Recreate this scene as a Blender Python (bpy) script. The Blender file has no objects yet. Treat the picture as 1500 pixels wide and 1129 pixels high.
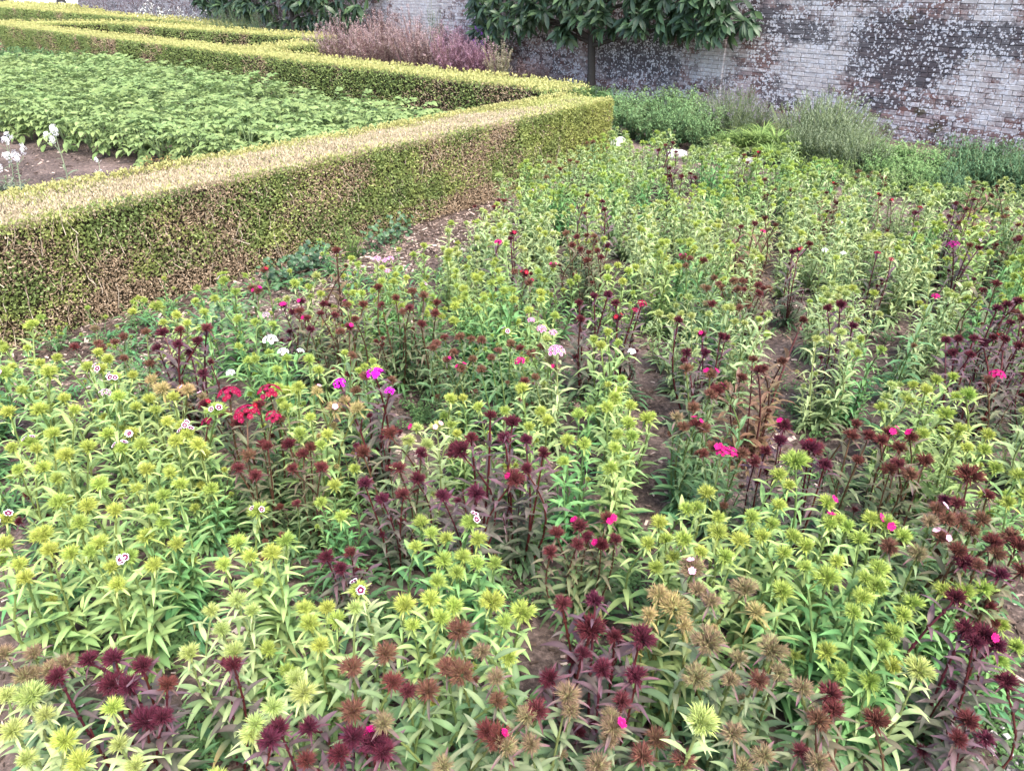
import bpy, math, random
import numpy as np
from mathutils import Matrix, Vector

# ------------------------------------------------------------------ camera, world, sun, exposure
scene = bpy.context.scene
COL = scene.collection
CAM_H = 1.7
PITCH = math.radians(28.7)
FOC = 1083.0 / 1500.0            # focal length in picture widths
cam_data = bpy.data.cameras.new('camera')
cam_data.sensor_width = 36.0
cam_data.lens = 36.0 * FOC
cam_data.clip_start = 0.05
cam_data.clip_end = 600.0
cam = bpy.data.objects.new('camera', cam_data)
cam.location = (0, 0, CAM_H)
cam.rotation_euler = (math.pi / 2 - PITCH, 0, 0)
COL.objects.link(cam)
scene.camera = cam

SUN_EL, SUN_AZ = math.radians(56), math.radians(150)     # azimuth clockwise from +Y
world = bpy.data.worlds.new('World')
scene.world = world
world.use_nodes = True
wn = world.node_tree.nodes
wl = world.node_tree.links
sky = wn.new('ShaderNodeTexSky')
sky.sky_type = 'NISHITA'
sky.sun_disc = False
sky.sun_elevation = SUN_EL
sky.sun_rotation = SUN_AZ
sky.air_density = 1.0
sky.dust_density = 4.0
wl.new(sky.outputs[0], wn['Background'].inputs[0])
wn['Background'].inputs[1].default_value = 0.15
sun_data = bpy.data.lights.new('sun', 'SUN')
sun_data.energy = 1.1
sun_data.angle = math.radians(30)
sun_data.color = (1.0, 0.97, 0.92)
sun = bpy.data.objects.new('sun', sun_data)
sdir = Vector((math.sin(SUN_AZ) * math.cos(SUN_EL), math.cos(SUN_AZ) * math.cos(SUN_EL), math.sin(SUN_EL)))
sun.rotation_euler = (-sdir).to_track_quat('-Z', 'Y').to_euler()
COL.objects.link(sun)
scene.view_settings.view_transform = 'Standard'
scene.view_settings.look = 'None'
scene.view_settings.gamma = 1.0
scene.view_settings.use_curve_mapping = False
scene.view_settings.exposure = 2.05
scene.cycles.max_bounces = 8
scene.cycles.diffuse_bounces = 6
scene.cycles.glossy_bounces = 2
scene.cycles.transmission_bounces = 4

# ------------------------------------------------------------------ helpers
rng = np.random.default_rng(7)
rnd = random.Random(11)
sp_, cp_ = math.sin(PITCH), math.cos(PITCH)

def at(px, py, z=0.0):
    """Point of the place at height z seen at a spot of the 1500 x 1129 photograph."""
    x, t = (px - 750) / 1083.0, (py - 564.5) / 1083.0
    s = (CAM_H - z) / (sp_ + t * cp_)
    return np.array([x * s, (cp_ - t * sp_) * s, z])

def proj(p):
    d = p[1] * cp_ - (p[2] - CAM_H) * sp_
    v = -p[1] * sp_ - (p[2] - CAM_H) * cp_
    d = max(d, 1e-3)
    return 750 + 1083 * p[0] / d, 564.5 + 1083 * v / d, d

def norm(a):
    return a / np.maximum(np.linalg.norm(a, axis=-1, keepdims=True), 1e-9)

def basis(d, up):
    """(N,3,3) frames whose Y axis is d and whose Z axis is as close to up as can be."""
    d = norm(np.asarray(d, float))
    up = np.broadcast_to(np.asarray(up, float), d.shape)
    x = np.cross(d, up)
    bad = np.linalg.norm(x, axis=-1) < 1e-4
    if bad.any():
        x[bad] = np.cross(d[bad], np.array([1.0, 0.3, 0.1]))
    x = norm(x)
    z = np.cross(x, d)
    return np.stack([x, d, z], axis=-1)

def hash3(i, j, k, seed):
    n = (i * 374761393 + j * 668265263 + k * 1274126177 + seed * 974634777) & 0xffffffff
    n = ((n ^ (n >> 13)) * 1103515245) & 0xffffffff
    n = n ^ (n >> 16)
    return (n & 0xffff) / 65535.0

def vnoise(P, scale=1.0, seed=0):
    """Smooth value noise 0..1 at the points P (N,3)."""
    Q = np.asarray(P, float) * scale + 1000.0
    I = np.floor(Q).astype(np.int64)
    f = Q - I
    f = f * f * (3 - 2 * f)
    r = 0
    for a in (0, 1):
        for b in (0, 1):
            for c in (0, 1):
                w = (f[:, 0] if a else 1 - f[:, 0]) * (f[:, 1] if b else 1 - f[:, 1]) * (f[:, 2] if c else 1 - f[:, 2])
                r = r + w * hash3(I[:, 0] + a, I[:, 1] + b, I[:, 2] + c, seed)
    return r

def fbm(P, scale, seed=0):
    return (vnoise(P, scale, seed) * 0.55 + vnoise(P, scale * 2.1, seed + 1) * 0.28 + vnoise(P, scale * 4.3, seed + 2) * 0.17)

class Buf:
    def __init__(self):
        self.V, self.T, self.C, self.n = [], [], [], 0
    def add(self, V, T, C):
        V = np.asarray(V, float).reshape(-1, 3)
        C = np.asarray(C, float)
        if C.ndim == 1:
            C = np.broadcast_to(C, (len(V), 3))
        self.V.append(V)
        self.T.append(np.asarray(T, np.int64).reshape(-1, 3) + self.n)
        self.C.append(C)
        self.n += len(V)
        return self
    def inst(self, tpl, pos, R, s, c0, c1=None, edge=None):
        """Copies of a template (verts, tris, t): c0 at its root, c1 at its tip."""
        V, T, t = tpl
        pos = np.asarray(pos, float).reshape(-1, 3)
        N = len(pos)
        if N == 0:
            return self
        s = np.asarray(s, float)
        if s.ndim == 0:
            s = np.full(N, float(s))
        if s.ndim == 1:
            s = np.repeat(s[:, None], 3, axis=1)
        W = np.einsum('nij,nvj->nvi', R, V[None] * s[:, None, :]) + pos[:, None]
        c0 = np.broadcast_to(np.asarray(c0, float), (N, 3))
        c1 = c0 if c1 is None else np.broadcast_to(np.asarray(c1, float), (N, 3))
        C = c0[:, None] * (1 - t)[None, :, None] + c1[:, None] * t[None, :, None]
        TT = (T[None] + (np.arange(N) * len(V))[:, None, None]).reshape(-1, 3)
        return self.add(W.reshape(-1, 3), TT, C.reshape(-1, 3))
    def mesh(self, name, mat, smooth=False):
        V, T, C = np.concatenate(self.V), np.concatenate(self.T), np.concatenate(self.C)
        me = bpy.data.meshes.new(name)
        me.vertices.add(len(V))
        me.vertices.foreach_set('co', V.astype(np.float32).ravel())
        me.loops.add(T.size)
        me.loops.foreach_set('vertex_index', T.astype(np.int32).ravel())
        me.polygons.add(len(T))
        me.polygons.foreach_set('loop_start', np.arange(0, T.size, 3, dtype=np.int32))
        me.polygons.foreach_set('use_smooth', np.full(len(T), bool(smooth)))
        a = me.color_attributes.new('Col', 'FLOAT_COLOR', 'POINT')
        rgba = np.ones((len(V), 4), np.float32)
        rgba[:, :3] = np.clip(C, 0, 1)
        a.data.foreach_set('color', rgba.ravel())
        me.update(calc_edges=True)
        me.materials.append(mat)
        return me

def tag(o, label=None, cat=None, group=None, kind=None):
    for k, v in (('label', label), ('category', cat), ('group', group), ('kind', kind)):
        if v:
            o[k] = v
    return o

def link(name, me, parent=None, M=None, kind=None):
    o = bpy.data.objects.new(name, me)
    COL.objects.link(o)
    if parent is not None:
        o.parent = parent
    if M is not None:
        o.matrix_basis = M
    if kind:
        o['kind'] = kind
    return o

def thing(name, label, cat, loc, group=None, rz=0.0):
    o = bpy.data.objects.new(name, None)
    o.empty_display_size = 0.1
    o.location = loc
    o.rotation_euler = (0, 0, rz)
    COL.objects.link(o)
    return tag(o, label, cat, group)

# ------------------------------------------------------------------ leaf and shape templates
def leaf_tpl(n=5, w=0.12, lift=0.25, droop=0.5, fold=0.25, peak=0.45, twist=0.0):
    """A lance-shaped leaf along +Y of length 1: midrib folded down, curving over."""
    V, t = [], []
    for i in range(n + 1):
        y = i / n
        u = y ** (math.log(0.5) / math.log(peak))
        hw = w * math.sin(math.pi * min(max(u, 0.04), 1.0)) ** 0.8 if i < n else 0.0
        if i == 0:
            hw = w * 0.25
        z = lift * y - droop * y * y
        yy = y * (1 - 0.25 * droop * y)
        a = twist * y
        for sgn in (-1, 0, 1):
            V.append((sgn * hw * math.cos(a), yy, z + (abs(sgn) * hw * fold) + sgn * hw * math.sin(a)))
            t.append(y)
    T = []
    for i in range(n):
        b = i * 3
        for k in (0, 1):
            a0, a1, b0, b1 = b + k, b + k + 1, b + 3 + k, b + 4 + k
            if i == n - 1:
                T.append((a0, a1, b0 if k else b1))
            else:
                T += [(a0, a1, b1), (a0, b1, b0)]
    return np.array(V), np.array(T), np.array(t)

LEAF_HI = [leaf_tpl(6, .09, .35, .62, .3, .42, .2), leaf_tpl(6, .104, .25, .35, .25, .45, -.25), leaf_tpl(6, .084, .45, 1.0, .35, .4, .1),
           leaf_tpl(6, .096, .2, .75, .3, .42, .5)]
LEAF_MID = [leaf_tpl(3, .10, .35, .62, .3, .42), leaf_tpl(3, .105, .25, .35, .25, .45), leaf_tpl(3, .08, .45, 1.0, .35, .4)]
LEAF_LOW = [leaf_tpl(2, .13, .3, .55, .2, .5), leaf_tpl(2, .12, .4, .95, .2, .5)]
OVAL = leaf_tpl(2, .26, .15, .25, .25, .5)
OVAL4 = leaf_tpl(4, .25, .2, .45, .3, .5)
BLADE = leaf_tpl(4, .017, .6, 1.0, .3, .35)
TINY = (np.array([(-.3, .45, .06), (0, 0, 0), (.3, .45, .06), (0, 1, -.05)]), np.array([(1, 2, 3), (1, 3, 0)]), np.array([.5, 0, .5, 1.]))
NEEDLE = (np.array([(-.5, 0, -.29), (.5, 0, -.29), (0, 0, .58), (0, 1, 0)]), np.array([(0, 1, 3), (1, 2, 3), (2, 0, 3)]), np.array([0, 0, 0, 1.]))
CHIP = (np.array([(-.5, -.5, 0), (.5, -.4, 0), (.42, .5, 0), (-.4, .46, 0), (-.44, -.4, .3), (.4, -.36, .34), (.36, .4, .26), (-.3, .4, .36)]),
        np.array([(4, 5, 6), (4, 6, 7), (0, 1, 5), (0, 5, 4), (1, 2, 6), (1, 6, 5), (2, 3, 7), (2, 7, 6), (3, 0, 4), (3, 4, 7)]), np.linspace(0, 1, 8))

def tube(pts, radii, sides=5):
    pts = np.asarray(pts, float)
    radii = np.broadcast_to(np.asarray(radii, float), (len(pts),))
    d = np.gradient(pts, axis=0)
    F = basis(d, (0.13, 0.31, 0.94) if abs(norm(d)[0][2]) < .9 else (1, .2, 0))
    a = np.arange(sides) * 2 * math.pi / sides
    ring = np.stack([np.cos(a), np.sin(a)], 1)
    V = pts[:, None] + radii[:, None, None] * (ring[None, :, :1] * F[:, None, :, 0] + ring[None, :, 1:] * F[:, None, :, 2])
    T = []
    for i in range(len(pts) - 1):
        for k in range(sides):
            p, q = i * sides + k, i * sides + (k + 1) % sides
            T += [(p, q, q + sides), (p, q + sides, p + sides)]
    base = (len(pts) - 1) * sides
    for k in range(1, sides - 1):
        T.append((base, base + k, base + k + 1))
    return V.reshape(-1, 3), np.array(T), np.repeat(np.linspace(0, 1, len(pts)), sides)

def box(lo, hi):
    V = np.array([(x, y, z) for z in (lo[2], hi[2]) for y in (lo[1], hi[1]) for x in (lo[0], hi[0])], float)
    T = np.array([(0, 2, 1), (1, 2, 3), (4, 5, 6), (5, 7, 6), (0, 1, 4), (1, 5, 4), (2, 6, 3), (3, 6, 7), (0, 4, 2), (2, 4, 6), (1, 3, 5), (3, 7, 5)])
    return V, T

# ------------------------------------------------------------------ materials
def new_mat(name):
    m = bpy.data.materials.new(name)
    m.use_nodes = True
    nt = m.node_tree
    p = nt.nodes['Principled BSDF']
    return m, nt, p, nt.nodes['Material Output']

def foliage(name, rough=0.55, trans=0.3, spec=0.3, hue=0.015, val=0.16, fine=90.0):
    """Leaf tissue: the piece's own colour with a little variety from leaf to leaf, light shining through."""
    m, nt, p, out = new_mat(name)
    N, L = nt.nodes, nt.links
    at_ = N.new('ShaderNodeAttribute'); at_.attribute_name = 'Col'
    oi = N.new('ShaderNodeObjectInfo')
    hs = N.new('ShaderNodeHueSaturation')
    mh = N.new('ShaderNodeMapRange'); mh.inputs[3].default_value = .5 - hue; mh.inputs[4].default_value = .5 + hue
    mv = N.new('ShaderNodeMapRange'); mv.inputs[3].default_value = 1 - val; mv.inputs[4].default_value = 1 + val
    L.new(oi.outputs['Random'], mh.inputs[0])
    tc = N.new('ShaderNodeTexCoord')
    nz = N.new('ShaderNodeTexNoise'); nz.inputs['Scale'].default_value = fine; nz.inputs['Detail'].default_value = 3
    L.new(tc.outputs['Object'], nz.inputs['Vector'])
    wn_ = N.new('ShaderNodeMath'); wn_.operation = 'FRACT'
    mm = N.new('ShaderNodeMath'); mm.operation = 'MULTIPLY'; mm.inputs[1].default_value = 7.31
    L.new(oi.outputs['Random'], mm.inputs[0]); L.new(mm.outputs[0], wn_.inputs[0])
    mix = N.new('ShaderNodeMath'); mix.operation = 'MULTIPLY_ADD'; mix.inputs[1].default_value = .55
    L.new(wn_.outputs[0], mix.inputs[0])
    sc = N.new('ShaderNodeMath'); sc.operation = 'MULTIPLY'; sc.inputs[1].default_value = .45
    L.new(nz.outputs[0], sc.inputs[0]); L.new(sc.outputs[0], mix.inputs[2])
    L.new(mix.outputs[0], mv.inputs[0])
    L.new(at_.outputs['Color'], hs.inputs['Color']); L.new(mh.outputs[0], hs.inputs['Hue']); L.new(mv.outputs[0], hs.inputs['Value'])
    L.new(hs.outputs[0], p.inputs['Base Color'])
    p.inputs['Roughness'].default_value = rough
    p.inputs['Specular IOR Level'].default_value = spec
    tr = N.new('ShaderNodeBsdfTranslucent')
    L.new(hs.outputs[0], tr.inputs[0])
    mx = N.new('ShaderNodeMixShader'); mx.inputs[0].default_value = trans
    L.new(p.outputs[0], mx.inputs[1]); L.new(tr.outputs[0], mx.inputs[2]); L.new(mx.outputs[0], out.inputs[0])
    return m

def plain(name, rough=0.8, spec=0.2, bump=0.0, bscale=60.0, vary=0.25):
    """Solid surface in the piece's own colour with procedural mottling and grain."""
    m, nt, p, out = new_mat(name)
    N, L = nt.nodes, nt.links
    a = N.new('ShaderNodeAttribute'); a.attribute_name = 'Col'
    tc = N.new('ShaderNodeTexCoord')
    nz = N.new('ShaderNodeTexNoise'); nz.inputs['Scale'].default_value = bscale; nz.inputs['Detail'].default_value = 6
    L.new(tc.outputs['Object'], nz.inputs['Vector'])
    mr = N.new('ShaderNodeMapRange'); mr.inputs[3].default_value = 1 - vary; mr.inputs[4].default_value = 1 + vary
    L.new(nz.outputs[0], mr.inputs[0])
    hs = N.new('ShaderNodeHueSaturation')
    L.new(mr.outputs[0], hs.inputs['Value']); L.new(a.outputs['Color'], hs.inputs['Color'])
    L.new(hs.outputs[0], p.inputs['Base Color'])
    p.inputs['Roughness'].default_value = rough
    p.inputs['Specular IOR Level'].default_value = spec
    if bump:
        b = N.new('ShaderNodeBump'); b.inputs['Strength'].default_value = bump; b.inputs['Distance'].default_value = .01
        L.new(nz.outputs[0], b.inputs['Height']); L.new(b.outputs[0], p.inputs['Normal'])
    return m

M_LEAF = foliage('leaf_tissue', .5, .32, .3, .022, .2, 70)
M_HEAD = foliage('flower_head_tissue', .75, .3, .12, .016, .18, 60)
M_PETAL = foliage('petal_tissue', .6, .25, .2, .008, .08, 60)
M_GLOSS = foliage('glossy_leaf_tissue', .42, .12, .4, .012, .18, 14)
M_HEDGE = foliage('box_leaf_tissue', .5, .22, .3, .0, .12, 25)
M_SOFT = foliage('soft_leaf_tissue', .6, .3, .2, .01, .12, 20)
M_STEM = plain('stem_tissue', .6, .25, 0, 80, .15)
M_WOOD = plain('bark', .9, .1, .6, 40, .3)
M_CHIP = plain('bark_chip', .9, .1, .3, 120, .3)
M_STONE = plain('pale_stone', .85, .2, .5, 30, .15)
M_PAINT = plain('white_paint', .35, .5, 0, 2, .02)

# ------------------------------------------------------------------ ground and gravel path
def ground_mat():
    m, nt, p, out = new_mat('soil_mulch')
    N, L = nt.nodes, nt.links
    geo = N.new('ShaderNodeNewGeometry')
    n1 = N.new('ShaderNodeTexNoise'); n1.inputs['Scale'].default_value = 1.6; n1.inputs['Detail'].default_value = 5
    n2 = N.new('ShaderNodeTexNoise'); n2.inputs['Scale'].default_value = 55; n2.inputs['Detail'].default_value = 8; n2.inputs['Roughness'].default_value = .7
    vo = N.new('ShaderNodeTexVoronoi'); vo.inputs['Scale'].default_value = 48
    for x in (n1, n2, vo):
        L.new(geo.outputs['Position'], x.inputs['Vector'])
    r1 = N.new('ShaderNodeValToRGB')
    r1.color_ramp.elements[0].position = .3; r1.color_ramp.elements[0].color = (.024, .018, .016, 1)
    r1.color_ramp.elements[1].position = .72; r1.color_ramp.elements[1].color = (.20, .148, .126, 1)
    e = r1.color_ramp.elements.new(.52); e.color = (.075, .055, .047, 1)
    L.new(n2.outputs[0], r1.inputs[0])
    mx = N.new('ShaderNodeMix'); mx.data_type = 'RGBA'; mx.inputs['B'].default_value = (.25, .185, .16, 1)
    mr = N.new('ShaderNodeMapRange'); mr.inputs[1].default_value = .45; mr.inputs[2].default_value = .75; mr.inputs[4].default_value = .55
    L.new(n1.outputs[0], mr.inputs[0]); L.new(mr.outputs[0], mx.inputs[0]); L.new(r1.outputs[0], mx.inputs['A'])
    hs = N.new('ShaderNodeHueSaturation')
    mv = N.new('ShaderNodeMapRange'); mv.inputs[3].default_value = .7; mv.inputs[4].default_value = 1.35
    sep = N.new('ShaderNodeSeparateColor'); L.new(vo.outputs['Color'], sep.inputs[0]); L.new(sep.outputs[0], mv.inputs[0])
    L.new(mx.outputs['Result'], hs.inputs['Color']); L.new(mv.outputs[0], hs.inputs['Value'])
    L.new(hs.outputs[0], p.inputs['Base Color'])
    p.inputs['Roughness'].default_value = .95; p.inputs['Specular IOR Level'].default_value = .15
    b = N.new('ShaderNodeBump'); b.inputs['Strength'].default_value = .8; b.inputs['Distance'].default_value = .012
    L.new(n2.outputs[0], b.inputs['Height']); L.new(b.outputs[0], p.inputs['Normal'])
    return m

def gravel_mat():
    m, nt, p, out = new_mat('gravel')
    N, L = nt.nodes, nt.links
    geo = N.new('ShaderNodeNewGeometry')
    vo = N.new('ShaderNodeTexVoronoi'); vo.inputs['Scale'].default_value = 90
    L.new(geo.outputs['Position'], vo.inputs['Vector'])
    r = N.new('ShaderNodeValToRGB')
    r.color_ramp.elements[0].color = (.13, .115, .105, 1); r.color_ramp.elements[1].color = (.30, .27, .25, 1)
    sep = N.new('ShaderNodeSeparateColor'); L.new(vo.outputs['Color'], sep.inputs[0]); L.new(sep.outputs[0], r.inputs[0])
    L.new(r.outputs[0], p.inputs['Base Color']); p.inputs['Roughness'].default_value = .9
    b = N.new('ShaderNodeBump'); b.inputs['Strength'].default_value = .7; b.inputs['Distance'].default_value = .008
    L.new(vo.outputs['Distance'], b.inputs['Height']); L.new(b.outputs[0], p.inputs['Normal'])
    return m

M_GROUND, M_GRAVEL = ground_mat(), gravel_mat()

def sheet(name, xs, ys, zf, mat):
    X, Y = np.meshgrid(xs, ys)
    P = np.stack([X.ravel(), Y.ravel(), np.zeros(X.size)], 1)
    P[:, 2] = zf(P)
    nx = len(xs)
    T = []
    i = np.arange((len(ys) - 1) * (nx - 1))
    a = (i // (nx - 1)) * nx + i % (nx - 1)
    T = np.concatenate([np.stack([a, a + 1, a + nx + 1], 1), np.stack([a, a + nx + 1, a + nx], 1)])
    return link(name, Buf().add(P, T, (.2, .15, .12)).mesh(name, mat, True), kind='structure')

gx = np.concatenate([[-160, -80, -45, -30], np.arange(-20, 12, .1), [16, 30, 60, 160]])
gy = np.concatenate([[-40, -15, -5], np.arange(-1, 14, .1), np.arange(14.2, 24, .8), [30, 45, 70, 110, 220]])
def ground_z(P):
    near = np.clip(1 - np.abs(P[:, 1] - 6) / 9, 0, 1)
    return (fbm(P, 3.0, 3) - .5) * .05 * np.minimum(near * 3, 1)
sheet('ground', gx, gy, ground_z, M_GROUND)

# corner of the gravel path at the near right
ga, gb = at(1425, 1129), at(1500, 1052)
gd = norm(gb - ga); gn = np.array([gd[1], -gd[0], 0])
pb = Buf()
ts, ws = np.linspace(-3, 9, 60), np.linspace(0, 2.0, 14)
PP = np.array([ga + gd * t + gn * (w + (.05 * math.sin(t * 7) + .04 * math.sin(t * 17) if w == 0 else 0)) for t in ts for w in ws])
PP[:, 2] = .032 + (fbm(PP, 6, 9) - .5) * .012 - .03 * np.tile(ws == 0, len(ts))
ii = np.array([(a * 14 + b) for a in range(59) for b in range(13)])
pb.add(PP, np.concatenate([np.stack([ii, ii + 1, ii + 15], 1), np.stack([ii, ii + 15, ii + 14], 1)]), (.3, .27, .25))
link('gravel_path', pb.mesh('gravel_path', M_GRAVEL, True), kind='structure')
n = 5000
q = ga + gd * rng.uniform(-1, 3, (n, 1)) + gn * (rng.uniform(-.02, 1.3, (n, 1)))
q[:, 2] = .034
cc = (.16 + .22 * rng.random((n, 1))) * np.array([[1, .93, .88]])
link('loose_gravel', Buf().inst(CHIP, q, basis(norm(rng.normal(size=(n, 3)) * [1, 1, .25]), (0, 0, 1)), rng.uniform(.006, .016, n), cc).mesh('loose_gravel', M_STONE), kind='stuff')

# ------------------------------------------------------------------ the old brick wall
WP, WA = np.array([5.555, 8.30, 0]), norm(np.array([-.66, .75, 0]))
WN = np.array([-WA[1], WA[0], 0])
def on_wall(px, py, off=0.0):
    """(s, z) of the wall point seen there; off metres in front of the face."""
    x, t = (px - 750) / 1083.0, (py - 564.5) / 1083.0
    d = np.array([x, cp_ - t * sp_, -(sp_ + t * cp_)])
    o = np.array([0, 0, CAM_H])
    k = ((WP + WN * off - o) @ WN) / (d @ WN)
    P = o + d * k
    return (P - WP) @ WA, P[2]
S_END = on_wall(116, 12)[0]
S_BUT0, S_BUT1 = on_wall(1060, 100)[0], on_wall(1024, 100)[0]
WALL_H = 2.6

def brick_mat(mortar=False):
    m, nt, p, out = new_mat('lime_mortar' if mortar else 'old_whitewashed_brick')
    N, L = nt.nodes, nt.links
    geo = N.new('ShaderNodeNewGeometry')
    sub = N.new('ShaderNodeVectorMath'); sub.operation = 'SUBTRACT'; sub.inputs[1].default_value = tuple(WP)
    L.new(geo.outputs['Position'], sub.inputs[0])
    dot = N.new('ShaderNodeVectorMath'); dot.operation = 'DOT_PRODUCT'; dot.inputs[1].default_value = tuple(WA)
    L.new(sub.outputs[0], dot.inputs[0])
    sep = N.new('ShaderNodeSeparateXYZ'); L.new(sub.outputs[0], sep.inputs[0])
    cmb = N.new('ShaderNodeCombineXYZ'); L.new(dot.outputs['Value'], cmb.inputs[0]); L.new(sep.outputs[2], cmb.inputs[1])
    uv = cmb.outputs[0]
    def noise(scale, det=4, rough=.55, dist=0.0):
        n = N.new('ShaderNodeTexNoise'); n.inputs['Scale'].default_value = scale; n.inputs['Detail'].default_value = det
        n.inputs['Roughness'].default_value = rough; n.inputs['Distortion'].default_value = dist
        L.new(uv, n.inputs['Vector']); return n.outputs[0]
    def rng_(v, a, b, c=0., d=1.):
        r = N.new('ShaderNodeMapRange'); r.interpolation_type = 'SMOOTHSTEP'
        for i, x in zip((1, 2, 3, 4), (a, b, c, d)): r.inputs[i].default_value = x
        L.new(v, r.inputs[0]); return r.outputs[0]
    def math_(op, a, b):
        n = N.new('ShaderNodeMath'); n.operation = op
        for i, x in enumerate((a, b)):
            if isinstance(x, (int, float)): n.inputs[i].default_value = x
            else: L.new(x, n.inputs[i])
        return n.outputs[0]
    def mixc(f, a, b):
        n = N.new('ShaderNodeMix'); n.data_type = 'RGBA'
        L.new(f, n.inputs[0])
        for k, x in (('A', a), ('B', b)):
            if isinstance(x, tuple): n.inputs[k].default_value = x + (1,)
            else: L.new(x, n.inputs[k])
        return n.outputs['Result']
    def blob(px, py, r, sq=1.0):
        s, z = on_wall(px, py)
        v = N.new('ShaderNodeVectorMath'); v.operation = 'SUBTRACT'; v.inputs[1].default_value = (s, z, 0); L.new(uv, v.inputs[0])
        w = N.new('ShaderNodeVectorMath'); w.operation = 'MULTIPLY'; w.inputs[1].default_value = (1 / r, 1 / (r * sq), 0); L.new(v.outputs[0], w.inputs[0])
        l = N.new('ShaderNodeVectorMath'); l.operation = 'LENGTH'; L.new(w.outputs[0], l.inputs[0])
        return rng_(l.outputs['Value'], 0, 1, 1, 0)
    att = N.new('ShaderNodeAttribute'); att.attribute_name = 'Col'
    asep = N.new('ShaderNodeSeparateColor'); L.new(att.outputs['Color'], asep.inputs[0])
    # brick body: red brown, weathered to pinkish grey, then old limewash
    grain = noise(70, 6, .7)
    body = att.outputs['Color'] if not mortar else None
    big = noise(1.1, 3)
    mid = noise(5.0, 4, .6)
    fine = noise(34, 5, .65, .4)
    wash = math_('ADD', math_('MULTIPLY', big, .9), math_('MULTIPLY', mid, .5))
    if not mortar:
        oi = N.new('ShaderNodeObjectInfo')
        wash = math_('ADD', wash, math_('MULTIPLY', asep.outputs[2], .9))
    for px, py, r, k in ((1200, 105, .9, .35), (1045, 95, .5, .4), (1450, 150, .8, .3), (1200, 15, .8, .25), (1440, 8, .8, .35), (620, 20, 1.8, .35)):
        wash = math_('ADD', wash, math_('MULTIPLY', blob(px, py, r), k))
    washm = rng_(math_('ADD', wash, math_('MULTIPLY', fine, .55)), 1.08, 1.42)
    limew = mixc(grain, (.29, .275, .28), (.50, .48, .485))
    col = mixc(washm, body, limew) if not mortar else None
    if mortar:
        col = mixc(grain, (.06, .055, .055), (.20, .18, .175))
    # black algae and lichen in big patches, plus painted shade under the tree crown
    alg_shade = math_('ADD', math_('MULTIPLY', noise(1.7, 4, .6), .8), math_('MULTIPLY', noise(11, 6, .75), .85))
    for px, py, r, sq, k in ((1330, 75, 1.0, .6, .5), (1180, 45, .5, .5, .35), (1460, 60, .7, .4, .4), (1120, 30, .5, .5, .3), (1150, 150, .4, .25, .3), (930, 90, 1.4, .4, .28), (1290, 150, .5, .3, .3)):
        alg_shade = math_('ADD', alg_shade, math_('MULTIPLY', blob(px, py, r, sq), k))
    for px, py, r, k in ((1190, 100, .55, .3), (1045, 90, .4, .4), (1440, 140, .7, .28), (620, 25, 2.0, .3), (1460, 5, .5, .3)):
        alg_shade = math_('SUBTRACT', alg_shade, math_('MULTIPLY', blob(px, py, r, .6), k))
    alg_shade_mask = rng_(alg_shade, .82, 1.0, 0, .86)
    col = mixc(alg_shade_mask, col, mixc(grain, (.032, .031, .038), (.095, .09, .10)))
    # green brown moss cushions
    mossn = math_('ADD', math_('MULTIPLY', noise(9, 5, .7), .9), 0.0)
    for px, py, r in ((1330, 30, .28), (1420, 85, .3), (1350, 165, .35), (1140, 160, .22), (1375, 190, .3)):
        mossn = math_('ADD', mossn, math_('MULTIPLY', blob(px, py, r, .6), .45))
    col = mixc(rng_(mossn, .78, .9, 0, .85), col, (.07, .06, .035))
    # crisp white lichen and limewash flakes
    vo = N.new('ShaderNodeTexVoronoi'); vo.inputs['Scale'].default_value = 36; vo.inputs['Randomness'].default_value = 1
    warp = N.new('ShaderNodeVectorMath'); warp.operation = 'ADD'
    nzv = N.new('ShaderNodeTexNoise'); nzv.inputs['Scale'].default_value = 30; L.new(uv, nzv.inputs['Vector'])
    ws_ = N.new('ShaderNodeVectorMath'); ws_.operation = 'SCALE'; ws_.inputs[3].default_value = .045; L.new(nzv.outputs['Color'], ws_.inputs[0])
    L.new(uv, warp.inputs[0]); L.new(ws_.outputs[0], warp.inputs[1]); L.new(warp.outputs[0], vo.inputs['Vector'])
    vs = N.new('ShaderNodeSeparateColor'); L.new(vo.outputs['Color'], vs.inputs[0])
    rad = math_('MULTIPLY', rng_(math_('ADD', math_('MULTIPLY', vs.outputs[0], .5), math_('MULTIPLY', noise(4.5, 4, .6), 1.0)), .52, 1.0), .70)
    fl = math_('SUBTRACT', rad, math_('ADD', vo.outputs['Distance'], math_('MULTIPLY', math_('SUBTRACT', fine, .5), .35)))
    flm = rng_(fl, .0, .10, 0, .85 if not mortar else .35)
    if not mortar:
        col = mixc(flm, col, mixc(grain, (.38, .385, .42), (.60, .61, .65)))
    L.new(col, p.inputs['Base Color'])
    p.inputs['Roughness'].default_value = .93; p.inputs['Specular IOR Level'].default_value = .12
    b = N.new('ShaderNodeBump'); b.inputs['Strength'].default_value = .6; b.inputs['Distance'].default_value = .006
    L.new(math_('ADD', grain, math_('MULTIPLY', flm, .5)), b.inputs['Height']); L.new(b.outputs[0], p.inputs['Normal'])
    return m
M_BRICK, M_MORTAR = brick_mat(), brick_mat(True)

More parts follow.
